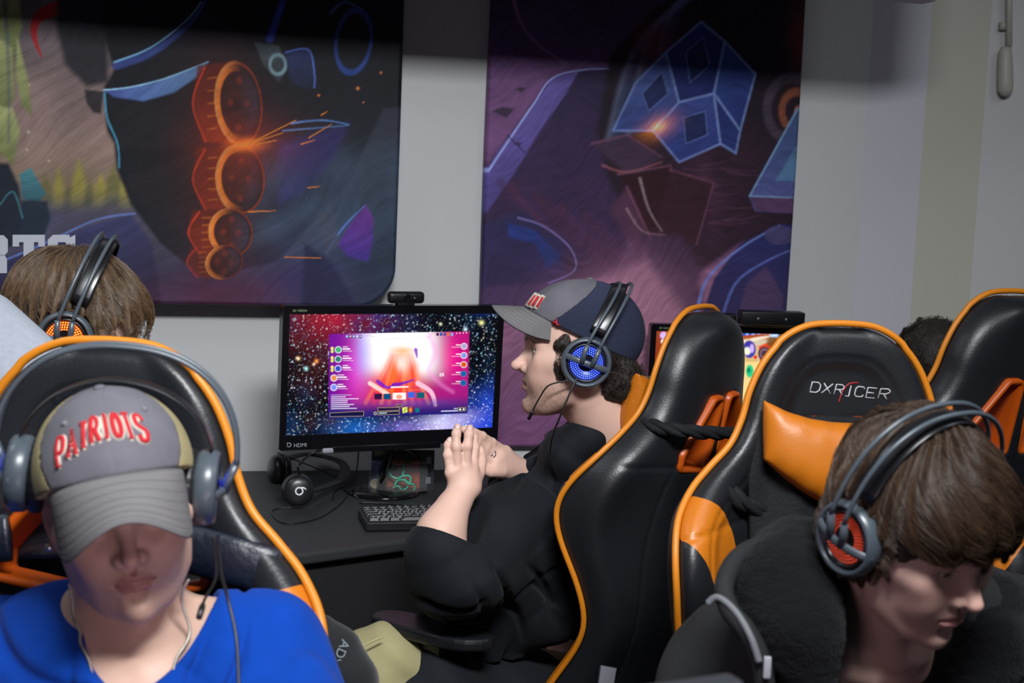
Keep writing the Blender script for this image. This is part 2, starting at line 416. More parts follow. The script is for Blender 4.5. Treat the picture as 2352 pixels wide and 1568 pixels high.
M_canvas = mat('printed_canvas', (1, 1, 1), .6, spec=.3, vc=True, bump=(700, .25))
G_POST = 1.12
def brush(p, seed):
    "painterly strokes: bend the colours a little lighter and darker"
    q = p.q.copy(); u = .8*q[:, 0]-.6*q[:, 1]+.7*noise(q, .9, seed); v = .6*q[:, 0]+.8*q[:, 1]+.7*noise(q, .9, seed+9)
    n = noise(np.stack([u*2, v*14, 0*u], 1).astype(np.float32), 1.2, seed+1)+.6*noise(np.stack([u*5, v*30, 0*u], 1).astype(np.float32), 1.2, seed+2)
    p.c *= (1+.20*n)[:, None]; m = p.nz(1.3, seed+4); p.c *= (.8+.4*m)[:, None]
def paint_left(V):
    p = Paint(V); x, y = p.x, p.y
    p.mix(np.ones_like(x), '6a5f66')
    p.mix(sm(y, 60, 330), '8a7470'); p.mix(sm(y, 260, 430), '8f7a5e', .7)
    p.mix(p.nz(1.2, 3)*sm(y, 0, 300)*(1-sm(y, 330, 420)), 'b09088', .6)
    for i, (cx_, w) in enumerate([(105, 22), (135, 16), (158, 14), (182, 22), (205, 15), (232, 24), (262, 26), (290, 20), (80, 18)]):
        h = [60, 75, 40, 95, 50, 60, 85, 70, 30][i]
        p.poly([(cx_-w, 480), (cx_-w*.6, 470-h*.7), (cx_, 460-h), (cx_+w*.6, 465-h*.6), (cx_+w, 480)], 'a59a3c' if i % 2 else '6d6a38', 8, .8)
    p.mix(sm(y, 420, 500), '3a3a48', .9); p.mix(sm(y, 520, 640), '2c2946', .8)
    p.mix(p.nz(2, 5)*sm(y, 420, 520), '55537c', .5)
    # pale hanging leaves at the left
    for q in ([(-40, -80), (40, -80), (50, 60), (30, 140), (5, 90), (-40, 60)], [(-40, 60), (28, 110), (34, 220), (14, 270), (-10, 240), (-40, 230)],
              [(40, 90), (66, 190), (72, 265), (50, 240), (36, 170)], [(-20, 240), (30, 250), (45, 300), (30, 380), (0, 350), (-30, 320)]):
        p.poly(q, 'c9cd8a', 6, .95, '5c6a34', (.3, 1))
    p.line([(5, -40), (15, 60), (20, 180), (20, 330)], 12, '4a4f7a', .6, 3, soft=6)
    # teal crate shapes
    p.poly([(-60, 370), (20, 375), (45, 430), (60, 560), (-60, 580)], '1c2333', 6); p.poly([(45, 400), (70, 385), (106, 445), (82, 470), (50, 455)], '4c97a4', 4, .95, '1d3b4c')
    p.poly([(50, 460), (108, 462), (116, 500), (95, 560), (40, 560)], '1b2a3a', 5); p.line([(0, 470), (30, 440), (52, 500)], 4, '3c7080')
    # low rounded shapes in blue violet
    p.poly([(-60, 620), (60, 575), (200, 520), (300, 490), (350, 560), (370, 700), (-60, 720)], '3b3c68', 6, .95, '211f3a'); p.line([(-20, 610), (100, 560), (220, 505), (310, 490)], 5, '6f86c8', .7)
    # the large dark facets
    p.mix(sm(x, 640, 800), '1b2638', .95); p.mix(sm(x, 240, 330)*(1-sm(y, 130, 260)), '0d1019', 1)
    p.poly([(215, -120), (960, -120), (960, 240), (880, 250), (800, 420), (640, 600), (470, 640), (370, 560), (300, 470), (268, 390), (262, 330), (245, 300), (238, 200), (262, 160), (230, 60)], '12131d', 6)
    p.poly([(240, 210), (470, 145), (450, 340), (280, 345), (262, 300)], '11131d', 4, 1, '1b1a22'); p.poly([(290, 400), (470, 350), (460, 560), (400, 520), (300, 440)], '221c22', 6, 1, '15131a')
    p.poly([(300, 130), (460, 20), (560, 80), (540, 130), (430, 130), (330, 165)], '1b1f30', 5, 1, '0e0f18')
    p.line([(268, 150), (350, 120), (430, 60), (470, 5)], 20, '3b4c92', .9, 6, soft=4); p.line([(262, 143), (345, 110), (425, 50), (462, 5)], 5, '7fb4e0', .9, 2)
    p.poly([(238, 207), (300, 200), (380, 180), (478, 142), (455, 175), (400, 212), (330, 232), (260, 222)], '46529e', 4, .95, '6f9ccf', (1, 0)); p.line([(238, 207), (300, 200), (380, 180), (478, 142)], 4, '9fd0ea', .9, 2)
    p.line([(240, 214), (246, 270), (270, 330), (274, 385)], 6, '4da3c8', .8, 3); p.line([(620, 90), (650, 0), (665, -60)], 16, '3c50c0', .8, 8, soft=5)
    p.poly([(585, 98), (640, 105), (662, 160), (640, 190), (605, 150)], '4a565e', 4, .95, '262d36'); p.ring((638, 148), (18, 22), .2, '76909a'); p.poly([(655, 120), (710, 115), (722, 170), (715, 210), (668, 190)], '2b3563', 4, .95, '14182a')
    p.line([(656, 120), (708, 114), (722, 165), (722, 200)], 4, '5a78d0', .8)
    p.ring((812, 95), (40, 72), .1, '2c4a96', .8, 8); p.line([(760, 30), (790, 5), (830, 20)], 8, '3f6a9c', .8, 3)
    p.mix(p.nz(1.1, 8)*sm(x, 620, 760)*sm(y, 250, 420), '43566e', .75)
    p.poly([(640, 330), (800, 284), (770, 360), (700, 440), (640, 470)], '2b2464', 14, .75); p.line([(670, 283), (740, 276), (803, 286)], 5, '5f8ccc', .8, 2); p.line([(650, 300), (800, 288)], 4, '6b95d4', .6, 2)
    p.mix(p.nz(1.4, 12)*np.exp(-((x-640)/150)**2-((y-520)/130)**2), '5a7294', .85)
    p.mix(np.exp(-((x-520)/200)**2-((y-680)/60)**2), '54213e', .8); p.mix(np.exp(-((x-700)/90)**2-((y-640)/70)**2), '3a2f66', .7)
    # violet scrap, low right
    p.poly([(775, 560), (800, 520), (840, 470), (858, 500), (856, 560), (845, 600), (800, 590)], '6a2c86', 5, .9, '3c2a8a'); p.line([(750, 580), (790, 520), (838, 472)], 5, '5a7ad0', .8, 2)
    p.poly([(730, 490), (765, 480), (780, 560), (750, 590)], '454a5c', 4, .8); p.poly([(700, 560), (760, 600), (820, 700), (690, 710)], '232448', 8, .9)
    # glowing orange ovals
    p.mix(np.exp(-((x-510)/95)**2-((y-380)/260)**2), '4a1710', .75)
    for (c, r, rot) in (((548, 238), (54, 97), -6), ((552, 411), (56, 80), -4), ((530, 534), (50, 56), -14), ((515, 602), (44, 38), -25)):
        f = .55 if r[1] < 45 else 1
        p.poly([(c[0]-r[0]*1.75, c[1]-r[1]*.9), (c[0]-r[0]*.2, c[1]-r[1]*1.0), (c[0]-r[0]*.2, c[1]+r[1]*.95), (c[0]-r[0]*1.5, c[1]+r[1]*.9), (c[0]-r[0]*1.95, c[1])], '5e1a10', 5, .9*f, '8a2c12', (0, 1))
        p.line([(c[0]-r[0]*1.45, c[1]-r[1]*.85), (c[0]-r[0]*1.95, c[1]), (c[0]-r[0]*1.4, c[1]+r[1]*.9)], 5, 'c2361a', .9*f, 3)
        for k in range(5): p.line([(c[0]-r[0]*1.3, c[1]-r[1]*.6+k*r[1]*.3), (c[0]-r[0]*.95, c[1]-r[1]*.62+k*r[1]*.3)], 4, 'b8601e', .6*f)
        p.disc(c, r, '2c1416', .96, rot); p.mix(sm(1-p.oval(c, r, rot), 0, .5)*p.nz(3, 4), '55221a', .8)
        o = p.oval(c, r, rot); side = sm(-(x-c[0])/r[0], -.2, .9)
        p.mix(sm(.16-np.abs(o-.9), 0, .08)*side, 'e8782a', .98*f); p.mix(sm(.05-np.abs(o-.97), 0, .03)*side, 'ffc070', .9*f); p.mix(sm(.05-np.abs(o-.97), 0, .03), '9a3a18', .6*f)
        for k in range(4): p.disc((c[0]+r[0]*.35*math.cos(k*1.6), c[1]+r[1]*.55*math.sin(k*1.6)), (7, 8), '7c2c1c', .6*f)
        p.mix(sm(1-p.oval(c, r, rot), 0, .3)*sm(x, c[0]-10, c[0]+40)*p.nz(2, 9), '3c4860', .7)
    p.glow((567, 332), (34, 14), 'ff7a22', 1.0, add=True); p.glow((567, 332), (110, 60), '8a2a10', .55, add=True)
    for a_, b_ in (((570, 331), (680, 276)), ((572, 330), (650, 305)), ((590, 331), (636, 322)), ((655, 590), (737, 592)), ((570, 486), (633, 484)), ((710, 316), (762, 285)), ((692, 331), (722, 322)), ((738, 264), (752, 256)), ((707, 431), (735, 428))):
        p.line([a_, b_], 3, 'e8862e', .95, 1.5, False, 1)
    for (a_, b_, r) in ((732, 219, 3), (822, 203, 4), (875, 167, 3), (835, 235, 2), (65, 303, 4), (62, 344, 3), (112, 369, 3), (68, 195, 2)): p.disc((a_, b_), (r, r), 'd07a40' if a_ > 400 else 'c8b8a8', .9, soft=.5)
    p.line([(128, 20), (88, 40), (78, 80), (96, 132)], 34, 'b01e26', .95, 3, soft=3); p.poly([(130, -60), (240, -60), (250, 190), (200, 200), (150, 150), (128, 60)], '23242f', 10, .95)
    p.poly([(194, 205), (238, 210), (232, 262), (214, 258), (198, 236)], '2a272c', 4, .95)
    brush(p, 31)
    return np.clip(p.c*G_POST, 0, 1)
def paint_right(V):
    p = Paint(V); x, y = p.x, p.y
    p.mix(np.ones_like(x), '4b3660'); p.mix(sm(y, 60, 260), '7a4f7c', .8); p.mix(sm(y, 480, 700), 'a06a88', .9); p.mix(sm(y, 760, 1000), '7c4a72', .8)
    p.mix((1-sm(y, -60, 120)), '2a1f3a', .85); p.mix(p.nz(1.1, 21), '6b4878', .5)
    p.line([(1180, 0), (1200, 60), (1245, 110), (1300, 145)], 10, '8a648e', .7, 4, soft=3)
    # lavender slab at the left edge
    p.poly([(1080, 470), (1125, 370), (1200, 270), (1262, 180), (1330, 160), (1440, 155), (1480, 300), (1440, 560), (1400, 640), (1080, 660)], '2f2146', 8, .98, '3a2446')
    p.poly([(1100, 430), (1140, 350), (1215, 260), (1268, 180), (1330, 162), (1300, 215), (1240, 300), (1180, 400), (1110, 500)], '6f5fae', 4, .95, '3f3570', (.4, 1))
    p.line([(1122, 392), (1170, 320), (1225, 240), (1268, 180), (1340, 160), (1420, 158)], 6, '9aa2e6', .9, 3); p.line([(1165, 310), (1205, 350)], 3, '2f2552')
    for d in ((1195, 205, 12), (1155, 255, 26), (1190, 330, 10), (1185, 115, 8)): p.poly([(d[0]-d[2], d[1]), (d[0], d[1]-d[2]*.4), (d[0]+d[2], d[1]-d[2]*.2), (d[0]+d[2]*.3, d[1]+d[2]*.6)], '33263f', 3, .9)
    # folded maroon and violet bands
    for k in range(9):
        o = k*46; p.line([(1150+o*.6, 420+o*.25), (1240+o*.5, 520+o*.1), (1330+o*.35, 560+o*.05), (1420+o*.25, 640)], 22, ['43264a', '562a4a', '382650', '4b2740'][k % 4], .55, 10, soft=8)
    p.poly([(1095, 520), (1200, 480), (1300, 560), (1290, 700), (1080, 760)], '262650', 10, .85, '3c2a58'); p.poly([(1165, 510), (1230, 530), (1290, 590), (1258, 618), (1230, 560), (1168, 545)], '2a3a86', 3, .95, '1e2c60'); p.line([(1190, 500), (1250, 520), (1310, 570), (1320, 620), (1260, 650)], 5, '8b7ec0', .6, 3)
    # dark mass in the middle and right
    p.poly([(1400, 130), (1500, 20), (1650, -60), (1860, -60), (1850, 520), (1700, 560), (1590, 640), (1480, 560), (1400, 420), (1370, 300)], '1a1220', 10, .98, '2a1626')
    p.mix(p.nz(2.2, 30)*np.exp(-((x-1640)/110)**2-((y-430)/110)**2), '5c3352', .7)
    for k in range(16):
        a0 = rng.rand(); X0 = 1570+rng.rand()*120; Y0 = 370+rng.rand()*150; p.line([(X0, Y0), (X0+40, Y0-6+14*a0), (X0+80, Y0-20+30*a0)], 6, '70405e', .35, 1, soft=3)
    # pale sweep of light, then plain overlapping crystals: a generic stand-in
    for k in range(9): p.line([(1395+k*16, 330-k*8), (1450+k*16, 130-k*18), (1560+k*26, 10-k*14), (1700+k*20, -60)], 12, ['8e9cc8', '5c70a4', '46568c'][k % 3], .35, 3, soft=9)
    p.glow((1500, 95), (46, 60), '6a1426', .7, 30); p.glow((1835, 90), (26, 80), '5c1420', .8)
    for q, h1, h2 in (([(1408, 300), (1460, 190), (1530, 120), (1560, 235), (1500, 300)], '5a6cb0', '34448a'), ([(1530, 120), (1610, 50), (1665, 95), (1640, 215), (1560, 235)], '2c3c84', '1c2766'), ([(1665, 95), (1735, 170), (1700, 300), (1640, 215)], '3c54a0', '222f74'),
                      ([(1500, 300), (1560, 235), (1640, 215), (1655, 330), (1560, 372)], '4858a4', '27357e'), ([(1640, 215), (1700, 300), (1690, 352), (1655, 330)], '1e2a68', '2c3c84')):
        p.poly(q, h1, 3, .96, h2, (.3, 1)); p.line(q+[q[0]], 5, '7f96d4', .75, smooth=False, soft=2.5)
    for q in ([(1475, 215), (1520, 165), (1535, 215), (1490, 255)], [(1575, 120), (1615, 85), (1630, 150), (1585, 190)], [(1570, 270), (1620, 255), (1625, 310), (1575, 330)]): p.poly(q, '18214e', 4, .85); p.line(q+[q[0]], 2.5, '6f86cc', .6, smooth=False, soft=2)
    p.glow((1512, 292), (40, 22), 'e07a1c', 1.0, -28, add=True); p.glow((1512, 292), (15, 10), 'ffc040', .9, -28, add=True)
    # rose and maroon shards
    for q, h1 in (([(1360, 330), (1440, 310), (1520, 360), (1450, 410)], '46304a'), ([(1420, 400), (1540, 380), (1560, 470), (1500, 560)], '300e1a'), ([(1440, 430), (1500, 560), (1470, 600), (1400, 480)], '53304a'), ([(1540, 390), (1640, 420), (1600, 560), (1500, 560)], '3a1826')):
        p.poly(q, h1, 9, .9); p.line(q[:3], 5, '9a5c78', .45, 2, smooth=False, soft=4)
    p.line([(1385, 380), (1440, 395), (1520, 372)], 6, 'a4606c', .6, 3, soft=3); p.line([(1470, 410), (1490, 480), (1520, 530)], 7, 'b89aa4', .5, 2, soft=3); p.line([(1440, 480), (1475, 530), (1530, 540)], 6, 'b08a94', .5, 2, soft=3)
    p.poly([(1470, 540), (1560, 540), (1600, 600), (1620, 720), (1540, 700), (1490, 610)], '4a3050', 14, .9, '3a2440')
    p.glow((1400, 720), (150, 90), 'b87c96', .8, -20); p.poly([(1370, 760), (1390, 640), (1480, 600), (1560, 700), (1580, 860), (1400, 900)], 'b07a92', 22, .75)
    # right edge plates
    p.ring((1820, 250), (58, 72), .17, '4c3e50', .9); p.ring((1830, 255), (34, 44), .22, '96543a', .8); p.disc((1835, 258), (12, 16), 'a2664a', .9)
    p.poly([(1860, 220), (1830, 250), (1720, 450), (1735, 485), (1860, 490)], '3c5c86', 3, .97, '5a5c9c'); p.poly([(1855, 290), (1790, 400), (1780, 415), (1855, 415)], '5a82aa', 2.5, .9); p.line([(1832, 250), (1722, 450), (1860, 456)], 5, '7fa4cc', .8, 4, smooth=False)
    p.poly([(1722, 452), (1860, 456), (1860, 490), (1738, 484)], '5c3a5e', 2, .95)
    p.poly([(1700, 560), (1790, 515), (1860, 520), (1860, 760), (1600, 760), (1640, 640)], '232c6a', 4, .97, '2d2448'); p.line([(1600, 720), (1625, 640), (1700, 570), (1790, 518)], 9, '7280c8', .85, 4); p.line([(1655, 740), (1690, 650), (1760, 600), (1850, 560)], 8, '5a68b0', .8, 4)
    p.poly([(1690, 740), (1715, 650), (1760, 610), (1800, 680), (1790, 760)], '4e3a5e', 4, .9); p.disc((1790, 540), (34, 22), '4c4470', .9)
    brush(p, 57)
    return np.clip(p.c*G_POST*1.02, 0, 1)
OFF = .075
a = WP(911, 330, OFF+.03); b = WP(560, 694, OFF+.03)
lx1 = a[0]; lz0 = b[2]
V, Fc, c = panel(lx1-1.42, lx1, lz0, lz0+1.18, OFF, .03, .105, [(lx1, lz0, 1, -1)], .0028, None, paint_left)
PL = mesh('wall_poster', V, Fc, M_canvas, None, True, True, c)
tag(PL, 'dark blue canvas wall panel with glowing orange ovals and rounded corner, lettered RTS', 'poster', 'printed panels on the wall')
a = WP(1124, 350, .04); b = WP(1826, 350, .04); z0 = WP(1190, 1020, .04)[2]
V, Fc, c = panel(a[0], b[0], z0, z0+1.60, .012, .028, .055, [(a[0], z0, -1, -1), (b[0], z0, 1, -1)], .0030, None, paint_right)
PR = mesh('wall_poster', V, Fc, M_canvas, None, True, True, c)
tag(PR, 'purple and blue canvas wall panel behind the player in the cap', 'poster', 'printed panels on the wall')
# slab letters RTS on the dark panel
M_white = mat('white_print', hx('c9ccd8'), .6)
def wl(px, py): q = WP(px, py, OFF+.031); return (q[0], q[2])
def letters(name, polys, m, parent, holes=()):
    mb = MB()
    for q in polys: mb.prism([wl(*v) for v in q], (0, .0012), (W0+wn*(OFF+.0302), np.stack([ww, wz, np.cross(ww, wz)], 1)))
    # frame third axis points to the room
    return mb.build(name, m, parent, False)
R_ = [[(-58, 540), (-14, 540), (-14, 555), (-22, 555), (-22, 612), (-14, 612), (-14, 627), (-58, 627), (-58, 612), (-50, 612), (-50, 555), (-58, 555)],
      [(-22, 540), (8, 540), (18, 550), (18, 578), (10, 587), (-22, 587), (-22, 573), (-8, 573), (-8, 556), (-22, 556)], [(-10, 585), (10, 585), (16, 595), (16, 627), (-4, 627), (-4, 598)]]
T_ = [[(29, 539), (103, 539), (103, 566), (88, 566), (88, 556), (78, 556), (78, 612), (87, 612), (87, 627), (45, 627), (45, 612), (54, 612), (54, 556), (44, 556), (44, 566), (29, 566)]]
S_ = [[(122, 539), (160, 539), (160, 545), (173, 539), (173, 567), (156, 567), (150, 556), (133, 556), (133, 572), (165, 576), (173, 586), (173, 616), (162, 627), (126, 627), (124, 621), (110, 627), (110, 596), (126, 596), (132, 610), (150, 610), (150, 593), (118, 589), (110, 580), (110, 550)]]
letters('lettering', R_+T_+S_, M_white, PL)
# small fixture, top right: pipe with rounded sleeve
M_pipe = mat('cream_plastic', hx('b9b6ab'), .45)
def rwall(px, py, out=.03):
    n = A(c4[1]-c3[1], -(c4[0]-c3[0])); n = n/np.linalg.norm(n); n = n if n[1] > 0 else -n
    nw = ww*n[0]+wn*n[1]; o = WW(c3[0], c3[1], 0)+nw*out; d = ray(px, py); return CAM+d*(((o-CAM)@nw)/(d@nw))
fx = empty('conduit_pipe', rwall(2305, 215), label='cream pipe with rounded sleeve on the wall at the top right', cat='pipe')
MB().tube([rwall(2318, y) for y in (-220, 0, 105)], .0085, 12).build('pipe', M_pipe, fx)
MB().tube([rwall(2309, y) for y in (108, 118, 150, 190, 207, 217, 221)], [.012, .018, .0205, .0215, .020, .013, .004], 16).build('sleeve', M_pipe, fx)
MB().box(rwall(2306, 60, .012), (.012, .012, .01)).build('bracket', M_pipe, fx)
# ================================================================ DESK AND EQUIPMENT
DZ = .75
M_desk = mat('desk_laminate', (.028, .030, .033), .5, spec=.4, bump=(400, .1), vary=(3, .1))
M_blk = mat('black_plastic', (.007, .007, .008), .38, bump=(600, .05))
M_gloss = mat('gloss_black', (.006, .006, .008), .15)
M_dgrey = mat('dark_grey_plastic', (.04, .045, .052), .4)
yaw_d = math.radians(22); dw = A(math.cos(yaw_d), math.sin(yaw_d), 0); dn = A(math.sin(yaw_d), -math.cos(yaw_d), 0)
DR = np.stack([dw, dn, wz], 1)
fr1 = ZP(715, 1268, DZ); fr2 = ZP(945, 1238, DZ); dw2 = unit(fr2-fr1)
bk0 = WW(-1.15, .02, 0); bk1 = WW(1.18, .02, 0)
def xy(v): return (v[0], v[1])
f0 = fr1-dw2*.95; f1 = fr1+dw2*1.0; e1 = f1+ww*.45-wn*.02
poly = [xy(bk0), xy(f0), xy(fr1), xy(fr2), xy(f1), xy(e1), xy(bk1)]
desk = empty('desk', (fr1[0], fr1[1], 0), label='long dark grey desk against the wall carrying both monitors', cat='desk')
bm_ = MB().prism(poly, (DZ-.028, DZ), (A(0, 0, 0), np.eye(3)))
dt = bm_.build('desktop', M_desk, desk, False)
bv = dt.modifiers.new('round', 'BEVEL'); bv.width = .008; bv.segments = 3
def inset(q, k): c = np.mean(poly, 0); return c+(np.array(q)-c)*k
MB().prism([tuple(inset(q, .86)) for q in (poly[1], poly[4])]+[tuple(inset(q, .84)) for q in (poly[4], poly[1])], (.05, DZ-.028), (A(0, 0, 0), np.eye(3))).build('modesty_panel', mat('dark_board', (.012, .012, .013), .6), desk, False)
for q in (poly[0], poly[1], poly[6], poly[5]): v = inset(q, .93); MB().tube([(v[0], v[1], 0), (v[0], v[1], DZ-.03)], .022, 12).build('leg', M_blk, desk)
def text(s, size, loc, R, m, parent, name='lettering', ext=.0003, shear=0, align='LEFT', sx=1):
    c = bpy.data.curves.new(name, 'FONT'); c.body = s; c.size = size; c.extrude = ext; c.shear = shear; c.align_x = align
    t = bpy.data.objects.new(name, c); COL.objects.link(t); bpy.context.view_layer.update()
    me = bpy.data.meshes.new_from_object(t); bpy.data.objects.remove(t)
    V = np.array([v.co[:] for v in me.vertices])*A(sx, 1, 1); Fs = [tuple(p.vertices) for p in me.polygons]
    W = np.asarray(loc)+V@np.asarray(R).T
    return mesh(name, W, Fs, m, parent, False)
M_txt = mat('grey_print', (.32, .33, .36), .5)
def monitor(name, corner, yaw, w, h, tilt, label, paintf, step, group=None, glow=6.0, bez=(.016, .016, .02, .036)):
    "corner = top left front corner of the casing"
    y = math.radians(yaw); X = A(math.cos(y), math.sin(y), 0); N = A(math.sin(y), -math.cos(y), 0)
    t = math.radians(tilt); Z = A(0, 0, 1)*math.cos(t)-N*math.sin(t); N = np.cross(X, Z); R = np.stack([X, Z, N], 1)  # x right, y up, z to viewer
    o = np.asarray(corner)
    cen = o+X*w/2-Z*h/2-N*.02
    base = A(cen[0], cen[1], DZ)-A(N[0], N[1], 0)*(.17 if w > .55 else .06)+X*(.04 if w > .55 else 0)
    e = empty(name, base, label=label, cat='monitor', group=group)
    l, r, tp, bt = bez
    mb = MB()   # bezel ring
    rad = .008
    def rr(x0, y0, x1, y1, q, n=5):
        out = []
        for (cx_, cy_, a0) in ((x1-q, y1-q, 0), (x0+q, y1-q, 90), (x0+q, y0+q, 180), (x1-q, y0+q, 270)):
            for k in range(n+1): a_ = math.radians(a0+90*k/n); out.append((cx_+q*math.cos(a_), cy_+q*math.sin(a_)))
        return out
    outer = rr(0, -h, w, 0, rad); inner = rr(l, -h+bt, w-r, -tp, .0005); n = len(outer)
    V = [o+R@A(x_, y_, z_) for (lp, z_) in ((outer, -.03), (outer, -.002), ([(x_*.998+w*.001, y_*.998-h*.001) for x_, y_ in outer], 0), (inner, 0), (inner, -.004)) for (x_, y_) in lp]
    Fs = [(i*n+k, i*n+(k+1) % n, (i+1)*n+(k+1) % n, (i+1)*n+k) for i in range(4) for k in range(n)]; Fs.append(tuple(range(n))[::-1])
    mb.add(V, Fs); mb.box(o+R@A(w/2, -h/2, -.045), (w*.36, h*.36, .018), R, .01)
    casing = mb.build('casing', M_gloss, e, False)
    sx0, sx1, sy0, sy1 = l, w-r, -h+bt, -tp
    nx, ny = int((sx1-sx0)/step), int((sy1-sy0)/step)
    gx, gy = np.meshgrid(np.linspace(sx0, sx1, nx), np.linspace(sy0, sy1, ny), indexing='ij')
    V = o+np.stack([gx.ravel(), gy.ravel(), np.full(gx.size, -.0035)], 1)@R.T
    I = np.arange(nx*ny).reshape(nx, ny); Fc = np.stack([I[:-1, :-1], I[1:, :-1], I[1:, 1:], I[:-1, 1:]], -1).reshape(-1, 4)
    ms = mat('lit_screen', (0, 0, 0), .3, vc=True, emit=1.0)
    sc = mesh('screen', V, Fc, ms, e, False, True, paintf(V))
    # stand
    nb = A(N[0], N[1], 0); nb = unit(nb)
    neck0 = o+R@A(w/2+(.04 if w > .55 else 0), -h*.55, -.075 if w > .55 else -.05)
    MB().tube([neck0, A(neck0[0], neck0[1], DZ+.16)-nb*.03, A(base[0], base[1], DZ+.012)], [.026, .026, .03], 14, flat=(1.2, .5)).build('stand_neck', M_gloss, e)
    MB().lathe([(.0, .012), (.07, .011), (.088, .007), (.09, 0), (0, 0)], base+nb*.03, frame((0, 0, 1), X), 40).build('stand_base', M_gloss, e)
    return e, o, R
def screen1(V):
    p = Paint(V); x, y = p.x, p.y
    p.mix(np.ones_like(x), '050912')
    n1 = p.nz(1.6, 41); n2 = p.nz(2.6, 42); n3 = p.nz(5, 43)
    p.mix(np.exp(-((x-770)/95)**2-((y-730)/60)**2)*(.4+n2), 'a01830', .85); p.mix(np.exp(-((x-720)/50)**2-((y-840)/60)**2)*n1, '6a2018', .7)
    p.mix(np.exp(-((x-870)/60)**2-((y-740)/50)**2)*n3, '1a3c9a', .8); p.mix(sm(n2, .4, .9)*sm(x, 850, 1000), '0c2440', .8)
    p.mix(sm(n1, .3, .8)*(1-sm(x, 690, 800)), '0a2a50', .7); p.mix(np.exp(-((x-820)/60)**2-((y-985)/26)**2), '1560b8', .8); p.mix(np.exp(-((x-735)/40)**2-((y-975)/20)**2)*n3, '5a3428', .8)
    p.mix(sm(x*.45+y, 1390, 1500)*(1-sm(y, 1100, 1200)), '1236d8', .95); p.mix(sm(x*.45+y, 1350, 1430)*(.3+n2), '2a50d0', .55)
    p.mix(np.exp(-((x+y*1.3-2290)/45)**2)*sm(y, 930, 965), 'c8b8f0', .55); p.mix(np.exp(-((x-1020)/46)**2-((y-972)/26)**2)*(.35+n3*.8), 'd8d4f8', .9)
    p.mix(np.exp(-((x-930)/60)**2-((y-985)/18)**2)*n3, '9070c8', .8); p.mix(np.exp(-((x-1110)/30)**2-((y-705)/14)**2), '1a4ac0', .6)
    r = np.random.RandomState(5)
    sx = r.rand(4600)*520+655; sy = r.rand(4600)*330+698; br = r.rand(4600)**3
    gx = np.round(sx/1.6); key = {}
    from_x = np.argsort(x)
    lum = np.zeros((len(x), 3), np.float32); xs = x[from_x]
    for i in range(4600):
        w = .72+.75*br[i]; a, b = np.searchsorted(xs, (sx[i]-3*w, sx[i]+3*w)); k = from_x[a:b]; k = k[np.abs(y[k]-sy[i]) < 3*w]
        g = np.exp(-((x[k]-sx[i])**2+(y[k]-sy[i])**2)/(w*w))*(.12+.75*br[i]); lum[k] += g[:, None]*np.array([[.75, .85, 1.0], [.35, .6, 1.0], [1, .9, .8], [.4, .9, 1.]][i % 4], np.float32)
    p.c += lum
    for (a, b, h, s_) in ((1106, 741, 'f0f0a0', 5), (685, 823, 'ffcf90', 4), (727, 829, 'ff9a40', 4), (703, 846, 'b0f0f0', 4), (1012, 744, 'e8f0c0', 3), (1069, 756, 'd0f0ff', 4), (721, 836, 'ffd0b0', 3)): p.glow((a, b), (s_, s_), h, 1, add=True)
    # the open window
    q = [(756, 767), (1078, 761), (1074, 949), (754, 961)]
    win = Paint.__new__(Paint); win.x, win.y, win.q = x, y, p.q; win.c = np.zeros_like(p.c)
    w = win; w.mix(np.ones_like(x), 'a01878'); w.mix((1-sm(x, 756, 860)), '6a0c96', .9); w.mix(sm(y, 900, 958), '14206a', .9)
    w.mix(sm(x, 1010, 1078)*(1-sm(y, 840, 900)), 'c00a6a', .5); w.mix(np.exp(-((x-1035)/28)**2-((y-820)/50)**2), 'f01090', .8); w.mix(np.exp(-((x-820)/30)**2-((y-850)/70)**2), 'e03ad0', .8)
    w.mix(np.exp(-((x-840)/22)**2-((y-800)/70)**2), '9a90f8', .9)
    w.mix(np.clip(1.5*np.exp(-((x-925)/78)**4-((y-805)/62)**4), 0, 1), 'ffffff', 1); w.mix(np.exp(-((x-905)/50)**2-((y-770)/20)**2), 'ffffff', .9)
    w.mix(np.exp(-((x-905)/62)**2-((y-895)/38)**4), 'f0301a', .95); w.mix(np.exp(-((x-915)/40)**2-((y-858)/22)**2), 'f8561c', .9); w.mix(np.exp(-((x-925)/16)**2-((y-835)/22)**2), 'ffd8c4', .95)
    w.mix(np.exp(-((x-905)/17)**2-((y-850)/34)**2), 'ff5a1e', .95); w.mix(np.exp(-((x-948)/12)**2-((y-855)/30)**2), 'ff4a18', .9); w.mix(np.exp(-((x-925)/26)**2-((y-806)/11)**2), 'ffb070', .85)
    for k in range(9): w.line([(898+k*6, 815), (890+k*8-(k < 4)*8, 850), (862+k*13, 885), (840+k*18, 925)], 4, ['ff7a30', 'f03818', 'ff9a50'][k % 3], .45, 9, soft=3)
    w.mix(np.exp(-((x-922)/11)**2-((y-834)/15)**2), 'ffe6da', .9); w.line([(868, 876), (890, 890), (905, 882)], 10, '6a14c0', .85, 3); w.line([(905, 884), (925, 880), (950, 872)], 11, '5a10b0', .85, 3); w.line([(985, 770), (1000, 810), (985, 850), (1010, 880), (1040, 900)], 14, 'f890e0', .45, 4, soft=7)
    w.line([(850, 880), (890, 905)], 10, 'ffe0d8', .8); w.line([(960, 880), (990, 900), (1000, 930)], 12, 'ffc8e0', .8, 8); w.line([(955, 803), (958, 820)], 8, '7a1ac8', .9, 3)
    w.mix(sm(y+.05*x, 955, 1000), '1a1c6e', .85); w.mix(np.exp(-((x-945)/90)**2-((y-925)/10)**2), '4a48b0', .5)
    icons = ['3ab070', '2a7a70', '3050c0', 'e08850', '7a8af0']
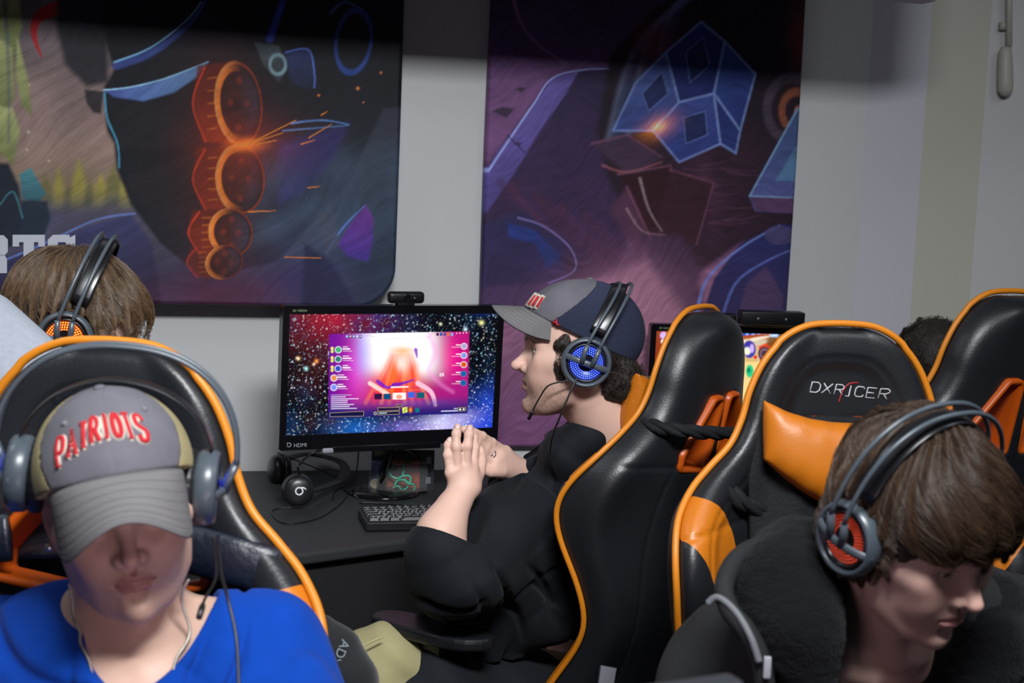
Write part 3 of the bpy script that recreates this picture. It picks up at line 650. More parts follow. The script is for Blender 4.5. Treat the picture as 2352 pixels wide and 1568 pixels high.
    for i in range(5):
        yy = 803+i*21.6; w.disc((777-(0 if i < 3 else 9)-i*.3, yy), (8, 8), 'e8e0f0', 1, soft=.15); w.disc((777-(0 if i < 3 else 9)-i*.3, yy), (6.3, 6.3), icons[i], 1, soft=.15)
        if i < 3: w.disc((763, yy-3), (3.5, 4), 'f0d870', 1, soft=.2); w.disc((763, yy+4), (3.5, 3.5), 'c8e060', 1, soft=.2)
        t0 = 788-(0 if i < 3 else 12)
        for k, (ln, wd, al) in enumerate(((10, 1.6, .8), (15, 2.6, 1), (20, 1.3, .6))): w.line([(t0, yy-7+k*5), (t0+ln+(i*3) % 5, yy-7+k*5)], wd, 'ffffff', al, smooth=False, soft=.6)
        cy_ = 795+i*21; w.disc((1066-i*.4, cy_), (7.5, 7.5), 'f0f0ff' if i < 3 else '8060a0', 1, soft=.15); w.disc((1066-i*.4, cy_), (6.2, 6.2), ['a8a0c8', '8890d8', 'd05a1c', '1060a0', '1060a0'][i], 1, soft=.15)
        w.line([(1048, cy_-3), (1057, cy_-3)], 2, 'ffffff', .9, smooth=False, soft=.6); w.line([(1038, cy_+2), (1057, cy_+2)], 1.3, 'ffffff', .5, smooth=False, soft=.6)
    for k in range(5):
        w.poly([(794+k*7.8, 769), (800+k*7.8, 769), (800+k*7.8, 776), (794+k*7.8, 776)], ['3878d0', '705040', '2070a0', 'a090c0', '203070'][k], .7); w.disc((797+k*7.8, 772), (1.6, 1.6), 'ffffff', .9, soft=.4)
        w.poly([(1002+k*8.2, 764), (1008+k*8.2, 764), (1008+k*8.2, 771), (1002+k*8.2, 771)], ['50184a', '2050a0', '604090', 'e07030', '80a0e0'][k], .7)
        w.disc((1049+k*7.5, 765-k*.3), (1.2, 1.2), 'ffffff', .9, soft=.5)
    for k, (a0, a1, h, v) in enumerate(((860, 877, '2a1040', 0), (881, 898, '0c4a7a', 0), (902, 932, 'fff0ec', -2), (936, 953, '4060d8', -4), (957, 975, '0c5a70', -3))): w.poly([(a0, 904+v), (a1, 903.5+v), (a1, 917+v-(-2 if k == 2 else 0)), (a0, 917+v-(-2 if k == 2 else 0))], h, .8); 
    w.disc((917, 911), (7, 5), 'f07848', .8); w.line([(860, 897), (905, 896)], 1, 'f09040', .7, smooth=False); w.line([(928, 896), (968, 895)], 1, 'f09040', .7, smooth=False); w.line([(899, 889), (937, 888)], 3, 'ffffff', .9, smooth=False, soft=.7)
    for k in range(8): w.line([(761, 907+k*4.5), (761+[46, 32, 62, 37, 36, 51, 41, 58][k], 906.5+k*4.4)], 1.8, 'e8e0ff', .9 if k else .4, smooth=False, soft=.7)
    for bx in ([(758, 948), (835, 944), (835, 955), (758, 957)], [(868, 936), (917, 935), (917, 942), (868, 944)], [(868, 946), (917, 944), (917, 951), (868, 953)], [(911, 929), (924, 929), (924, 933), (911, 933)], [(1052, 936), (1070, 935), (1070, 943), (1052, 944)]):
        w.poly(bx, '060c30', .6, .85); w.line(bx+[bx[0]], 1, 'b0a070', .95, smooth=False, soft=.5)
    w.line([(872, 949), (888, 948)], 1.6, 'c0e8ff', .9, smooth=False, soft=.5); w.disc((862, 949), (4, 4), 'b8b080', .9, soft=.2); w.disc((862, 949), (2.6, 2.6), '40508a', .9, soft=.3); w.poly([(924, 936), (935, 934), (936, 946), (925, 949)], 'd8e860', 1); w.line([(932, 938), (928, 946)], 2, '206040', .9)
    w.poly([(938, 935), (949, 934), (949, 946), (938, 947)], '7a1c14', 1); w.glow((943, 941), (3, 5), 'ffa040', 1); w.poly([(954, 937), (963, 936), (963, 946), (954, 947)], '0c7080', 1); w.disc((1057, 940), (2.5, 2.2), 'ffffff', .9, soft=.3); w.disc((1065, 939.5), (2.2, 2.2), 'ffffff', .9, soft=.3)
    w.line([(1014, 944), (1050, 943)], 2.2, 'e0e8ff', .9, smooth=False, soft=.6); w.line([(1043, 938), (1050, 938)], 1.8, 'e0e8ff', .8, smooth=False, soft=.6); 
    w.line([(842, 770), (856, 772), (863, 778), (985, 775), (993, 767), (1002, 766)], 1, 'a09080', .6, smooth=False)
    # the counter 25
    w.line([(1010, 858), (1012, 857), (1013, 859), (1010, 863), (1014, 863)], 1.4, 'ffffff', 1, smooth=False, soft=.5); w.line([(1019, 857), (1016, 857), (1016, 860), (1018, 860), (1019, 862), (1016, 863)], 1.4, 'ffffff', 1, smooth=False, soft=.5)
    m = sm(-poly_sd(x, y, q), -.8, .8)[:, None]
    p.c = p.c*(1-m)+win.c*m
    return np.clip(p.c, 0, 1.4)*1.15
def screen2(V):
    p = Paint(V); x, y = p.x, p.y
    p.mix(np.ones_like(x), 'c0501c'); p.mix(sm(y, 752, 762)*(1-sm(y, 762, 790)), 'd8682a', .5); p.mix(1-sm(x, 1500, 1560), '7a2c18', .9)
    p.poly([(1560, 780), (1900, 778), (1900, 1000), (1560, 1000)], 'c9bca0', 4); p.poly([(1560, 830), (1900, 828), (1900, 1000), (1560, 1000)], 'f4d088', 3)
    p.poly([(1660, 752), (1764, 750), (1764, 760), (1730, 768), (1700, 772), (1668, 768)], '3038b0', 2)
    for k in range(7): p.disc((1676+k*14, 758), (5, 6), ['f0a060', 'f0f0ff', 'c070e0'][k % 3], 1, soft=.3); p.disc((1674+k*14, 766), (4, 4), '70b0f0', .9, soft=.3)
    p.line([(1690, 790), (1760, 772), (1900, 765)], 8, 'e8dcc4', .9, smooth=False); p.line([(1700, 775), (1764, 768)], 6, 'a04a20', .9)
    p.poly([(1704, 830), (1702, 795), (1720, 778), (1740, 795), (1740, 832)], 'd0b070', 2); p.disc((1721, 802), (15, 20), '4038a0', 1, soft=.1); p.disc((1716, 806), (8, 9), 'f0f0d0', .9, soft=.3); p.disc((1727, 800), (5, 10), 'd0b0ff', .9, soft=.3)
    p.poly([(1742, 795), (1790, 775), (1775, 830), (1745, 830)], 'd8401c', 3); p.disc((1756, 812), (15, 16), '4c3440', 1, soft=.1); p.ring((1756, 812), (9, 10), .2, '846070', .9); p.disc((1735, 820), (4, 4), 'e01818', 1, soft=.3)
    p.disc((1775, 785), (14, 14), '6a4a20', .9, soft=.4); p.disc((1803, 765), (18, 20), '584a48', 1, soft=.3); p.disc((1806, 757), (12, 6), 'e04020', 1, soft=.3); p.disc((1778, 770), (10, 4), '7ab0f0', 1, soft=.2); p.line([(1772, 771), (1784, 770)], 2, 'ffffff', .9, smooth=False)
    p.disc((1722, 852), (9, 15), '28c080', 1, soft=.2); p.disc((1720, 850), (4, 6), '107050', .9, soft=.4); p.disc((1524, 770), (8, 8), 'd0b0f0', 1, soft=.3); p.disc((1523, 784), (5, 5), 'f0f0f0', .9, soft=.3)
    return np.clip(p.c, 0, 1.4)*1.2
c = P(651, 702, 3.30); mon, mo, MR = monitor('monitor', c, 25, .565, .345, -2, 'wide black gaming monitor showing a starry wallpaper and magenta window', screen1, .00115, 'monitors on the wall desk')
text('HDMI', .013, mo+MR@A(.035, -.337, .0006), MR, M_txt, mon)
mb = MB(); mb.tube([mo+MR@A(x_, y_, .0008) for x_, y_ in ((.020, -.337), (.020, -.326), (.027, -.327), (.029, -.331), (.026, -.335), (.022, -.336))], .0012, 6).build('port_mark', M_txt, mon)
text('3D VISION', .0075, mo+MR@A(.022, -.014, .0006), MR, mat('green_print', (.25, .4, .2), .5), mon)
MB().box(mo+MR@A(.53, -.335, .001), (.004, .0015, .001), MR).build('power_light', mat('blue_led', (.05, .12, 1), .3, emit=6), mon)
mb = MB().box(mo+MR@A(.27, -.347, -.006), (.14, .008, .01), MR, .003).build('lower_ledge', M_gloss, mon)
c2_ = P(1496, 743, 3.90); mon2, mo2, MR2 = monitor('monitor', c2_, 8, .545, .33, -2, 'black monitor behind the gaming chairs showing an orange card game', screen2, .0022, 'monitors on the wall desk')
text('3D VISION', .0075, mo2+MR2@A(.022, -.014, .0006), MR2, mat('green_print'), mon2)
# webcams
def webcam(c, R, label):
    e = empty('webcam', c-R[:, 1]*.03, label=label, cat='webcam', group='webcams on the monitors')
    MB().box(c, (.046, .0145, .012), R, .009).build('body', M_blk, e)
    MB().lathe([(0, .0132), (.006, .0134), (.0075, .0142), (.0085, .0142), (.0095, .012)], c, np.stack([R[:, 0], R[:, 1], R[:, 2]], 1), 24).build('lens', M_gloss, e)
    MB().ball(c+R@A(.018, 0, .0125), (.0018, .0018, .0006), R, 8).build('status_mark', M_txt, e)
    MB().box(c+R@A(0, -.016, -.003), (.022, .005, .01), R, .003).build('clip', M_blk, e)
    MB().box(c+R@A(0, -.032, -.022), (.018, .018, .004), R, .002).build('clip', M_blk, e)
webcam(mo+MR@A(.303, .0195, -.004), MR, 'small black webcam clipped on top of the starry monitor')
webcam(mo2+MR2@A(.195, .020, -.006), MR2, 'dark webcam peeking over the orange-piped headrest onto second monitor')
e = empty('sensor_bar', mo2+MR2@A(.34, .0, -.01), label='black sensor bar lying on top of the second monitor', cat='camera')
c = P(1771, 730, 3.87)
MB().box(c, (.089, .019, .022), MR2, .004).build('body', M_blk, e); MB().box(c-MR2@A(0, .021, .004), (.075, .004, .014), MR2, .002).build('foot', M_blk, e)
for dx in (-.043, .035): MB().ball(c+MR2@A(dx, 0, .0225), (.0035, .0035, .0015), MR2, 10).build('lens', mat('lens_glass', (.2, .2, .24), .1), e)
# keyboard
ky = math.radians(14); kx = A(math.cos(ky), math.sin(ky), 0); kn = A(-math.sin(ky), math.cos(ky), 0); KR = np.stack([kx, kn, wz], 1)
kc = ZP(842, 1222, DZ)   # front-left corner
kb = empty('keyboard', kc+KR@A(.22, .07, 0), label='black mechanical keyboard on the desk under the starry monitor', cat='keyboard')
MB().box(kc+KR@A(.218, .068, .012), (.22, .068, .011), KR, .004).build('case', M_blk, kb, False)
M_key = mat('keycap', (.007, .0075, .010), .42); M_leg = mat('key_print', (.55, .6, .65), .5)
r = random.Random(3); kmesh = None
for row in range(6):
    x = .006; ncol = 15
    widths = [[1]*15, [1]*13+[2], [1.5]+[1]*12+[1.5], [1.75]+[1]*11+[2.25], [2.25]+[1]*10+[2.75], [1.25]*3+[6.25]+[1.25]*4][5-row]
    for i, wd in enumerate(widths):
        cw = wd*.019*1.0
        cc = kc+KR@A(x+cw/2, .014+row*.0215, .0255); x += cw
        k1 = MB(); a_, b_ = cw/2-.0012, .0088
        V = [cc+KR@A(sx*q*a_, sy*q*b_+(.001 if z_ > 0 else 0), z_) for (q, z_) in ((1, -.005), (1, -.001), (.80, .0055)) for (sx, sy) in ((-1, -1), (1, -1), (1, 1), (-1, 1))]
        k1.add(V, [(j*4+q, j*4+(q+1) % 4, j*4+4+(q+1) % 4, j*4+4+q) for j in (0, 1) for q in range(4)]+[(8, 9, 10, 11)])
        ko = k1.build('keycap', M_key, kb, False)
        if wd < 2 and r.random() < .8:
            MB().box(cc+KR@A(-.001, .002, .0057), (.0018, .0011, .0002), KR).build('legend', M_leg, ko, False)
MB().tube(crv([kc+KR@A(.2, .14, .012), kc+KR@A(.18, .2, .006), kc+KR@A(.1, .25, .006), kc+KR@A(.02, .27, .006)], 8), .0025, 8).build('cable', M_blk, kb)
# over-ear headphones resting on the desk
hp = empty('headphones', ZP(660, 1165, DZ), label='black over-ear headphones with white emblem lying on the desk', cat='headphones')
M_hp = mat('satin_black', (.014, .014, .017), .32)
c1_ = ZP(684, 1168, DZ)+A(0, 0, .046); ax1 = unit(CAM-c1_+A(.4, 0, -.3)); R1 = frame(ax1, A(1, .3, -.15))
prof = [(0, .022), (.018, .0215), (.030, .018), (.036, .012), (.0385, .002), (.037, -.006), (.030, -.008), (0, -.008)]
MB().lathe(prof, c1_, R1, 40).build('ear_cup', M_hp, hp)
MB().lathe([(.018, -.024), (.030, -.027), (.038, -.022), (.040, -.014), (.037, -.007), (.018, -.007)], c1_, R1, 36).build('ear_cushion', mat('ear_leather', (.018, .018, .02), .45), hp)
q0 = [c1_+R1@A(.0085*math.cos(t), .0085*math.sin(t)-.001, .0222) for t in np.linspace(math.pi/2, math.pi*2.5, 26)]
MB().tube(q0, .0021, 8, closed=False).tube([q0[0], c1_+R1@A(.010, .0085, .0222), c1_+R1@A(.016, .0045, .0215)], .0021, 8).build('emblem', mat('emblem_white', (.8, .82, .85), .4), hp)
c2h = ZP(632, 1130, DZ)+A(0, .03, .052); ax2 = unit(A(-.85, -.45, .1)); R2 = frame(ax2, A(0, 0, 1))
MB().lathe(prof, c2h, R2, 36).build('ear_cup', M_hp, hp)
MB().lathe([(.018, -.024), (.030, -.027), (.038, -.022), (.040, -.014), (.037, -.007), (.018, -.007)], c2h, R2, 36).build('ear_cushion', mat('ear_leather'), hp)
band = crv([c1_+A(.028, .0, -.002), ZP(745, 1145, DZ)+A(0, 0, .03), ZP(785, 1128, DZ)+A(0, .03, .03), ZP(775, 1098, DZ)+A(0, .05, .035), ZP(700, 1090, DZ)+A(0, .03, .05), c2h+A(.01, .02, .02)], 8)
MB().tube(band, .009, 10, flat=(1.5, .55), up=(0, 0, 1)).build('headband', M_hp, hp)
MB().tube(crv([c1_+A(-.01, -.01, -.04), ZP(625, 1175, DZ)+A(0, 0, .003), ZP(650, 1203, DZ)+A(0, 0, .003), ZP(720, 1196, DZ)+A(0, 0, .003), ZP(775, 1165, DZ)+A(0, 0, .003), ZP(800, 1130, DZ)+A(0, 0, .004), ZP(770, 1112, DZ)+A(0, 0, .02), c2h+A(.0, 0, .043)], 10), .0016, 6).build('cable', M_blk, hp)
# cables under the monitor
cab = empty('cable', ZP(720, 1125, DZ), label='black cable curving from grey plug under the monitor to the desk', cat='cable', group='cables on the desk')
pl = mo+MR@A(.115, -.349, -.002)
MB().tube(crv([pl+A(-.012, 0, 0), mo+MR@A(.085, -.352, -.0), mo+MR@A(.06, -.375, -.01), mo+MR@A(.055, -.40, -.02), ZP(712, 1112, DZ)+A(0, 0, .004)], 8), .0028, 8).build('lead', M_blk, cab)
MB().box(pl+MR@A(.006, 0, 0), (.014, .006, .006), MR, .003).build('plug', mat('grey_plug', (.3, .31, .35), .5), cab)
cb2 = MB().tube(crv([mo+MR@A(.20, -.34, -.03), ZP(822, 1085, DZ)+A(0, .0, .05), ZP(812, 1100, DZ)+A(0, 0, .003), ZP(770, 1130, DZ)+A(0, 0, .003), ZP(765, 1150, DZ)+A(0, 0, .003)], 8), .002, 8).build('cable', M_blk); tag(cb2, 'thin black cable hanging behind the monitor beside clear package', 'cable', 'cables on the desk')
jk = empty('audio_plug', ZP(815, 1142, DZ)+A(0, 0, .006), label='thin lead with bright metal jack plug lying by the keyboard', cat='plug')
j0, j1, j2 = ZP(790, 1128, DZ)+A(0, 0, .008), ZP(808, 1140, DZ)+A(0, 0, .007), ZP(821, 1147, DZ)+A(0, 0, .006)
MB().tube([j0, j1], .003, 8).build('sleeve', M_blk, jk); MB().tube([j1, j2], [.0018, .0012], 8).build('metal_tip', mat('chrome', (.8, .8, .78), .15, metal=1), jk)
# clear blister package with a green coil
pk = empty('package', ZP(925, 1135, DZ), label='clear plastic package with green coiled cord inside beside the keyboard', cat='package')
py_ = math.radians(6); pX = A(math.cos(py_), math.sin(py_), 0); pY = A(math.sin(py_), -math.cos(py_), 0); PR_ = np.stack([pX, wz, pY], 1); po = ZP(846, 1130, DZ)  # x right, y up, z to viewer
W_, H_ = .150, .082
card = MB().box(po+PR_@A(W_/2+.012, H_/2+.010, -.035), (W_/2+.006, H_/2+.014, .0015), PR_)
card.build('backing_card', mat('card_black', (.02, .022, .03), .5), pk, False)
M_film = mat('clear_film', (.9, .95, 1), .06, alpha=.07)
arc = [(x_, .004+.034*math.sin(math.pi*x_/W_)) for x_ in np.linspace(0, W_, 14)]
mb = MB(); nA = len(arc); V = [po+PR_@A(x_, y_, z_) for y_ in (.006, H_) for (x_, z_) in arc]; mb.add(V, [(k, k+1, nA+k+1, nA+k) for k in range(nA-1)]); mb.build('clear_shell', M_film, pk)
mb = MB(); mb.prism([(x_, z_) for (x_, z_) in arc]+[(W_, -.034), (0, -.034)], (0, .008), (po, np.stack([pX, pY, wz], 1))); mb.build('tray', M_blk, pk, False)
mb = MB(); mb.tube([po+PR_@A(x_, H_, z_) for (x_, z_) in arc], .0006, 6); mb.build('rim', mat('film_edge', (.5, .5, .45), .2), pk)
hump = [(W_*.2+W_*.68*t, H_+.028*math.sin(math.pi*t)) for t in np.linspace(0, 1, 16)]
mb = MB(); mb.prism(hump, (-.030, -.012), (po, PR_)); mb.build('insert', mat('card_dark', (.006, .006, .008), .6), pk, False)
mb = MB().box(po+PR_@A(.085, .045, -.020), (.046, .038, .001), PR_); mb.build('printed_insert', mat('card_warm', (.26, .05, .02), .5, vary=(60, .8)), pk, False)
MB().box(po+PR_@A(.022, .045, -.016), (.016, .036, .001), PR_).build('printed_insert', mat('card_blue', (.012, .05, .16), .5, vary=(80, .7)), pk, False)
MB().box(po+PR_@A(.03, .099, -.032), (.016, .009, .001), PR_).build('window_card', mat('card_olive', (.14, .15, .09), .6), pk, False)
mb = MB()
for k in range(5): mb.box(po+PR_@A(W_+.004, .020+k*.0035, -.031), (.006, .0009, .0006), PR_)
mb.box(po+PR_@A(W_+.004, .080, -.031), (.006, .009, .0006), PR_); mb.build('barcode', M_txt, pk, False)
mb = MB().lathe([(.010, 0), (.012, .0008), (.012, 0)], po+PR_@A(.016, .024, .006), PR_, 24); mb.build('round_mark', mat('mark_tan', (.3, .26, .16), .5), pk)
MB().ball(po+PR_@A(.016, .024, .004), (.0085, .0085, .002), PR_, 10).build('round_mark', mat('mark_blue', (.14, .25, .5), .5), pk)
M_grn = mat('green_cord', (.02, .50, .30), .25)
gp = [(.062, .068), (.052, .055), (.055, .045), (.070, .038), (.085, .048), (.095, .04), (.088, .032), (.075, .036), (.082, .078)]
mb = MB(); mb.tube(crv([po+PR_@A(.066, .072, .005), po+PR_@A(.054, .06, .008), po+PR_@A(.056, .047, .01), po+PR_@A(.072, .040, .012), po+PR_@A(.088, .047, .012), po+PR_@A(.105, .045, .01), po+PR_@A(.104, .030, .012), po+PR_@A(.09, .036, .014), po+PR_@A(.074, .034, .008), po+PR_@A(.066, .022, .01)], 8), .0026, 8)
mb.tube(crv([po+PR_@A(.086, .076, .006), po+PR_@A(.088, .06, .01), po+PR_@A(.085, .046, .012)], 6), .0028, 8).tube(crv([po+PR_@A(.09, .04, .014), po+PR_@A(.10, .028, .016), po+PR_@A(.113, .026, .014), po+PR_@A(.118, .016, .012), po+PR_@A(.115, .009, .01)], 8), .0024, 8).tube(crv([po+PR_@A(.062, .014, .008), po+PR_@A(.075, .02, .01), po+PR_@A(.085, .010, .01), po+PR_@A(.10, .018, .01), po+PR_@A(.096, .030, .012)], 8), .0018, 8)
mb.build('coiled_cord', M_grn, pk)
# corner of a dark monitor at the bottom of the view; its lit screen faces the player in black
c0_ = P(1695, 1551, 1.10); yy = math.radians(27); X = A(math.cos(yy), math.sin(yy), 0); Nb = A(-math.sin(yy), math.cos(yy), 0); R3 = np.stack([X, Nb, wz], 1)
cc = c0_-X*.27-wz*.16; b3 = A(cc[0], cc[1], DZ)
e = empty('monitor', b3, label='dark monitor with only its top corner showing at the bottom of the view', cat='monitor')
MB().box(cc, (.27, .012, .16), R3, .005).build('casing', mat('satin_grey', (.03, .033, .04), .35), e, False)
MB().box(cc+Nb*.0122, (.255, .0006, .145), R3).build('screen', mat('lit_screen_pink', (1.0, .74, .88), .3, emit=2.6), e, False)
MB().tube([cc-wz*.12-Nb*.02, cc-wz*.2-Nb*.03, b3-Nb*.03+wz*.01], .02, 12).build('stand_neck', M_blk, e)
MB().lathe([(0, .012), (.1, .012), (.11, 0), (0, 0)], b3-Nb*.03+wz*.001, np.eye(3), 32).build('stand_base', M_blk, e)
near = empty('desk', (0, .6, 0), label='near desk below the view carrying the dark monitor', cat='desk')
MB().box((0.1, .72, DZ-.016), (1.5, .36, .016)).build('desktop', M_desk, near, False)
for sx in (-1.35, 1.55):
    for sy in (.42, 1.02): MB().tube([(sx, sy, 0), (sx, sy, DZ-.03)], .022, 12).build('leg', M_blk, near)
# ================================================================ GAMING CHAIRS
M_lea = mat('black_leather', (.008, .0095, .012), .38, spec=.4, bump=(260, .10))
M_ora = mat('orange_leather', hx('c06c12'), .42, bump=(260, .08))
M_pip = mat('orange_piping', hx('d07c16'), .45)
M_frm = mat('orange_plastic', hx('b84e0a'), .38)
M_pan = mat_panels('panelled_leather', (.010, .0115, .0145), hx('c06c12'), .38, bump=(260, .10))
M_fab = mat('black_fabric', (.010, .011, .013), .85, spec=.2, sheen=.2, bump=(500, .3))
BH = .86
OUT = crv([(0, 0), (.05, .004), (.092, .024), (.125, .060), (.147, .105), (.160, .150), (.180, .190), (.215, .225), (.250, .262), (.278, .31), (.288, .37), (.281, .44), (.262, .52), (.242, .60), (.228, .70), (.228, .84)], 5)
OX, OZ = OUT[:, 0], BH-OUT[:, 1]
POLY = [(x, z) for x, z in zip(OX, OZ)]+[(-x, z) for x, z in zip(OX[::-1], OZ[::-1])]
POLY = [POLY[i] for i in range(len(POLY)) if i == 0 or np.hypot(POLY[i][0]-POLY[i-1][0], POLY[i][1]-POLY[i-1][1]) > 1e-4]
def hwz(z): return np.interp(z, OZ[::-1], OX[::-1])
def spine(z):   # rest line in profile (front positive)
    return -.035*np.sin(np.clip(z/BH, 0, 1)*math.pi)*0+.03*sm(z, .55, .95)-.02*np.exp(-((z-.3)/.16)**2)
def wing(z): return .085*np.exp(-((z-.47)/.13)**2)+.055*(1-sm(z, .03, .28))+.012
HOLE = [(.026, .700), (.046, .700), (.122, .605), (.122, .588), (.026, .572)]
HOLE = [(x, z+.0) for x, z in HOLE]
ORA = [(.33, .605), (.262, .592), (.215, .575), (.182, .53), (.168, .44), (.170, .29), (.185, .12), (.22, -.05), (.27, -.05), (.240, .20), (.216, .31), (.214, .40), (.238, .475), (.276, .522), (.33, .535)]
ORA = crv(ORA, 3, True)
def back_sdf(p):
    x, y, z = p[:, 0], p[:, 1], p[:, 2]; ax = np.abs(x); hw = np.maximum(hwz(z), .02); u = np.clip(ax/hw, 0, 1.2)
    o = poly_sd(x, z, POLY); t = np.clip(-o/.045, 0, 1)
    sp = spine(z); wg = wing(z)*sm(u, .45, .95)
    # front: border roll, inner panel a little sunk, head cushion
    roll = .012*np.sqrt(np.clip(1-(1-np.clip(-o/.05, 0, 1))**2, 0, 1))
    sink = .010*sm(-o, .05, .075)*sm(z, .30, .40)
    seam = -.004*np.exp(-((-o-.052)/.004)**2)
    seam2 = -.0035*np.exp(-((ax-.155)/.0045)**2)*(1-sm(z, .46, .52)) - .0035*np.exp(-((z-.555+.25*(ax-.15))/.0045)**2)*sm(ax, .15, .17)
    yf = sp+wg+.026+roll-sink+seam+seam2+.018*np.exp(-(ax/.12)**2-((z-.14)/.16)**2)
    seamb = .003*np.exp(-((ax-hw*.62-.02*np.sin(z*7))/.004)**2)*(1-sm(z, .55, .6))+.003*np.exp(-((z-.585)/.004)**2)*sm(ax, .10, .13)
    yb = sp+.55*wg-.030-.016*np.clip(1-u*u, 0, 1)+seamb+.018*(1-np.sqrt(np.clip(1-(1-np.clip(-o/.04, 0, 1))**2, 0, 1)))
    d3 = np.maximum(y-yf, yb-y)*.85
    d = smax(o*.97, d3, .022)
    h = poly_sd(ax, z, HOLE)-.010
    return smax(d, -h, .008)
def back_sd(p):
    u = np.clip(np.abs(p[:, 0])/np.maximum(hwz(p[:, 2]), .02), 0, 1.2)
    return np.maximum(poly_sd(np.abs(p[:, 0]), p[:, 2], ORA), (spine(p[:, 2])+wing(p[:, 2])*sm(u, .45, .95)+.018-p[:, 1])*.5)
BV, BF = nets(back_sdf, (-.32, -.10, -.03), (.32, .16, BH+.03), .0055)
BSD = back_sd(BV.astype(np.float32))
BACK0 = bpy.data.meshes.new('backrest')
def rotx(a): c, s = math.cos(a), math.sin(a); return np.array([[1, 0, 0], [0, c, -s], [0, s, c]])
SEATZ = .47
def make_chair(recline=12):
    root = empty('gaming_chair', (0, 0, 0))
    RB = rotx(math.radians(recline)); OB = A(0, -.20, SEATZ-.01)
    T = lambda V: np.asarray(V)@RB.T+OB
    back = mesh('backrest', T(BV), BF, M_pan, root, world=False, sd=BSD)
    pip = [(x, spine(z)+wing(z)*.97+.020, z) for x, z in zip(OX, OZ) if z > .03]
    pip = [(-a, b, c) for a, b, c in pip[::-1]]+pip[1:]
    pts = np.array([(a+.0035*np.sign(a)*min(1, abs(a)/.05), b, c+(.003 if abs(a) < .1 else 0)) for a, b, c in pip])
    MB().tube(T(pts), .0056, 8).build('piping', M_pip, root, world=False)
    for sx in (-1, 1):
        lp = crv([(sx*(x), z) for x, z in HOLE], 6, True); cen = lp.mean(0)
        # rounded ring following the opening
        q = []
        hp_ = np.array([(sx*x, z) for x, z in HOLE])
        for i in range(len(hp_)):
            a0, b0, c0 = hp_[i-1], hp_[i], hp_[(i+1) % len(hp_)]
            n1 = unit(b0-a0); n2 = unit(c0-b0); s_ = -1 if sx > 0 else 1
            m1 = np.array([-n1[1], n1[0]])*s_*-1; m2 = np.array([-n2[1], n2[0]])*s_*-1
            if (b0+m1-cen)@(b0+m1-cen) < (b0-m1-cen)@(b0-m1-cen): m1 = -m1
            if (b0+m2-cen)@(b0+m2-cen) < (b0-m2-cen)@(b0-m2-cen): m2 = -m2
            for k in range(6): m_ = unit(m1*(1-k/5)+m2*(k/5)); q.append((b0, m_))
        V = []; n = len(q)
        z_m = cen[1]; yf = float(spine(z_m))+.034+float(wing(z_m))*.2; yb = float(spine(z_m))-.046
        prof = [(.004, yf-.01), (.005, yf), (.011, yf+.004), (.016, yf), (.016, yf-.012), (.0125, (yf+yb)/2), (.016, yb+.012), (.016, yb), (.011, yb-.004), (.005, yb), (.004, yb+.01)]
        for (o_, yy) in prof:
            for (b0, m_) in q: V.append((b0[0]+m_[0]*o_, yy, b0[1]+m_[1]*o_))
        m = len(prof); Fs = [(i*n+k, i*n+(k+1) % n, (i+1) % m*n+(k+1) % n, (i+1) % m*n+k) for i in range(m) for k in range(n)]
        mesh('opening_frame', T(V), Fs, M_frm, root, world=False)
    # seat
    def seat(p):
        x, y, z = p[:, 0], p[:, 1], p[:, 2]-SEATZ; ax = np.abs(x)
        d = rbox(p, (0, .06, SEATZ-.045), (.265, .26, .055), .035)
        top = .0+.035*sm(ax, .17, .235)-.0*y
        return smax(d-.02, (z-top)*.9, .03)
    V, Fc = nets(seat, (-.31, -.26, SEATZ-.14), (.31, .38, SEATZ+.08), .010)
    so = mesh('seat', V, Fc, M_lea, root, world=False)
    for sx in (-1, 1):
        pts = crv([(sx*.288, -.14, SEATZ-.02), (sx*.292, .05, SEATZ+.0), (sx*.288, .22, SEATZ-.005), (sx*.25, .325, SEATZ-.03)], 6)
        MB().tube(pts, .005, 8).build('seat_piping', M_pip, so, world=False)
        # armrest
        mb = MB(); pad = crv([(-.0, -.15), (-.042, -.10), (-.046, .02), (-.036, .09), (-.012, .12), (.02, .115), (.042, .07), (.046, -.05), (.04, -.13)], 4, True)
        mb.prism([(sx*.325+a, b+.02) for a, b in pad], (.675, .70), (A(0, 0, 0), np.eye(3)))
        arm = mb.build('armrest', M_lea, root, False, world=False); bv = arm.modifiers.new('r', 'BEVEL'); bv.width = .008; bv.segments = 3; bv.limit_method = 'ANGLE'
        MB().box((sx*.325, .0, .55), (.018, .035, .13), bev=.006).box((sx*.26, .0, .42), (.075, .035, .010), bev=.004).build('armrest_post', M_blk, root, False, world=False)
        MB().box((sx*.29, -.20, SEATZ-.01), (.008, .05, .07), bev=.004).build('hinge_cover', M_dgrey, root, False, world=False)
    MB().box((0, .04, .365), (.14, .15, .012), bev=.004).box((.17, .02, .37), (.06, .008, .006), bev=.003).build('seat_plate', M_blk, root, False, world=False)
    MB().tube([(0, 0, .36), (0, 0, .20), (0, 0, .20), (0, 0, .08)], [.025, .025, .034, .036], 16).build('gas_lift', M_blk, root, world=False)
    for k in range(5):
        a_ = math.radians(90+72*k); dx, dy = math.cos(a_), math.sin(a_)
        MB().tube([(dx*.03, dy*.03, .11), (dx*.18, dy*.18, .10), (dx*.31, dy*.31, .075)], [.03, .025, .018], 10, flat=(1, .7)).build('base_leg', M_blk, root, world=False)
        MB().lathe([(0, -.024), (.02, -.024), (.028, -.018), (.028, .018), (.02, .024), (0, .024)], A(dx*.31, dy*.31, .030), frame((-dy, dx, 0), (0, 0, 1)), 20).build('caster', M_blk, root, world=False)
    return root
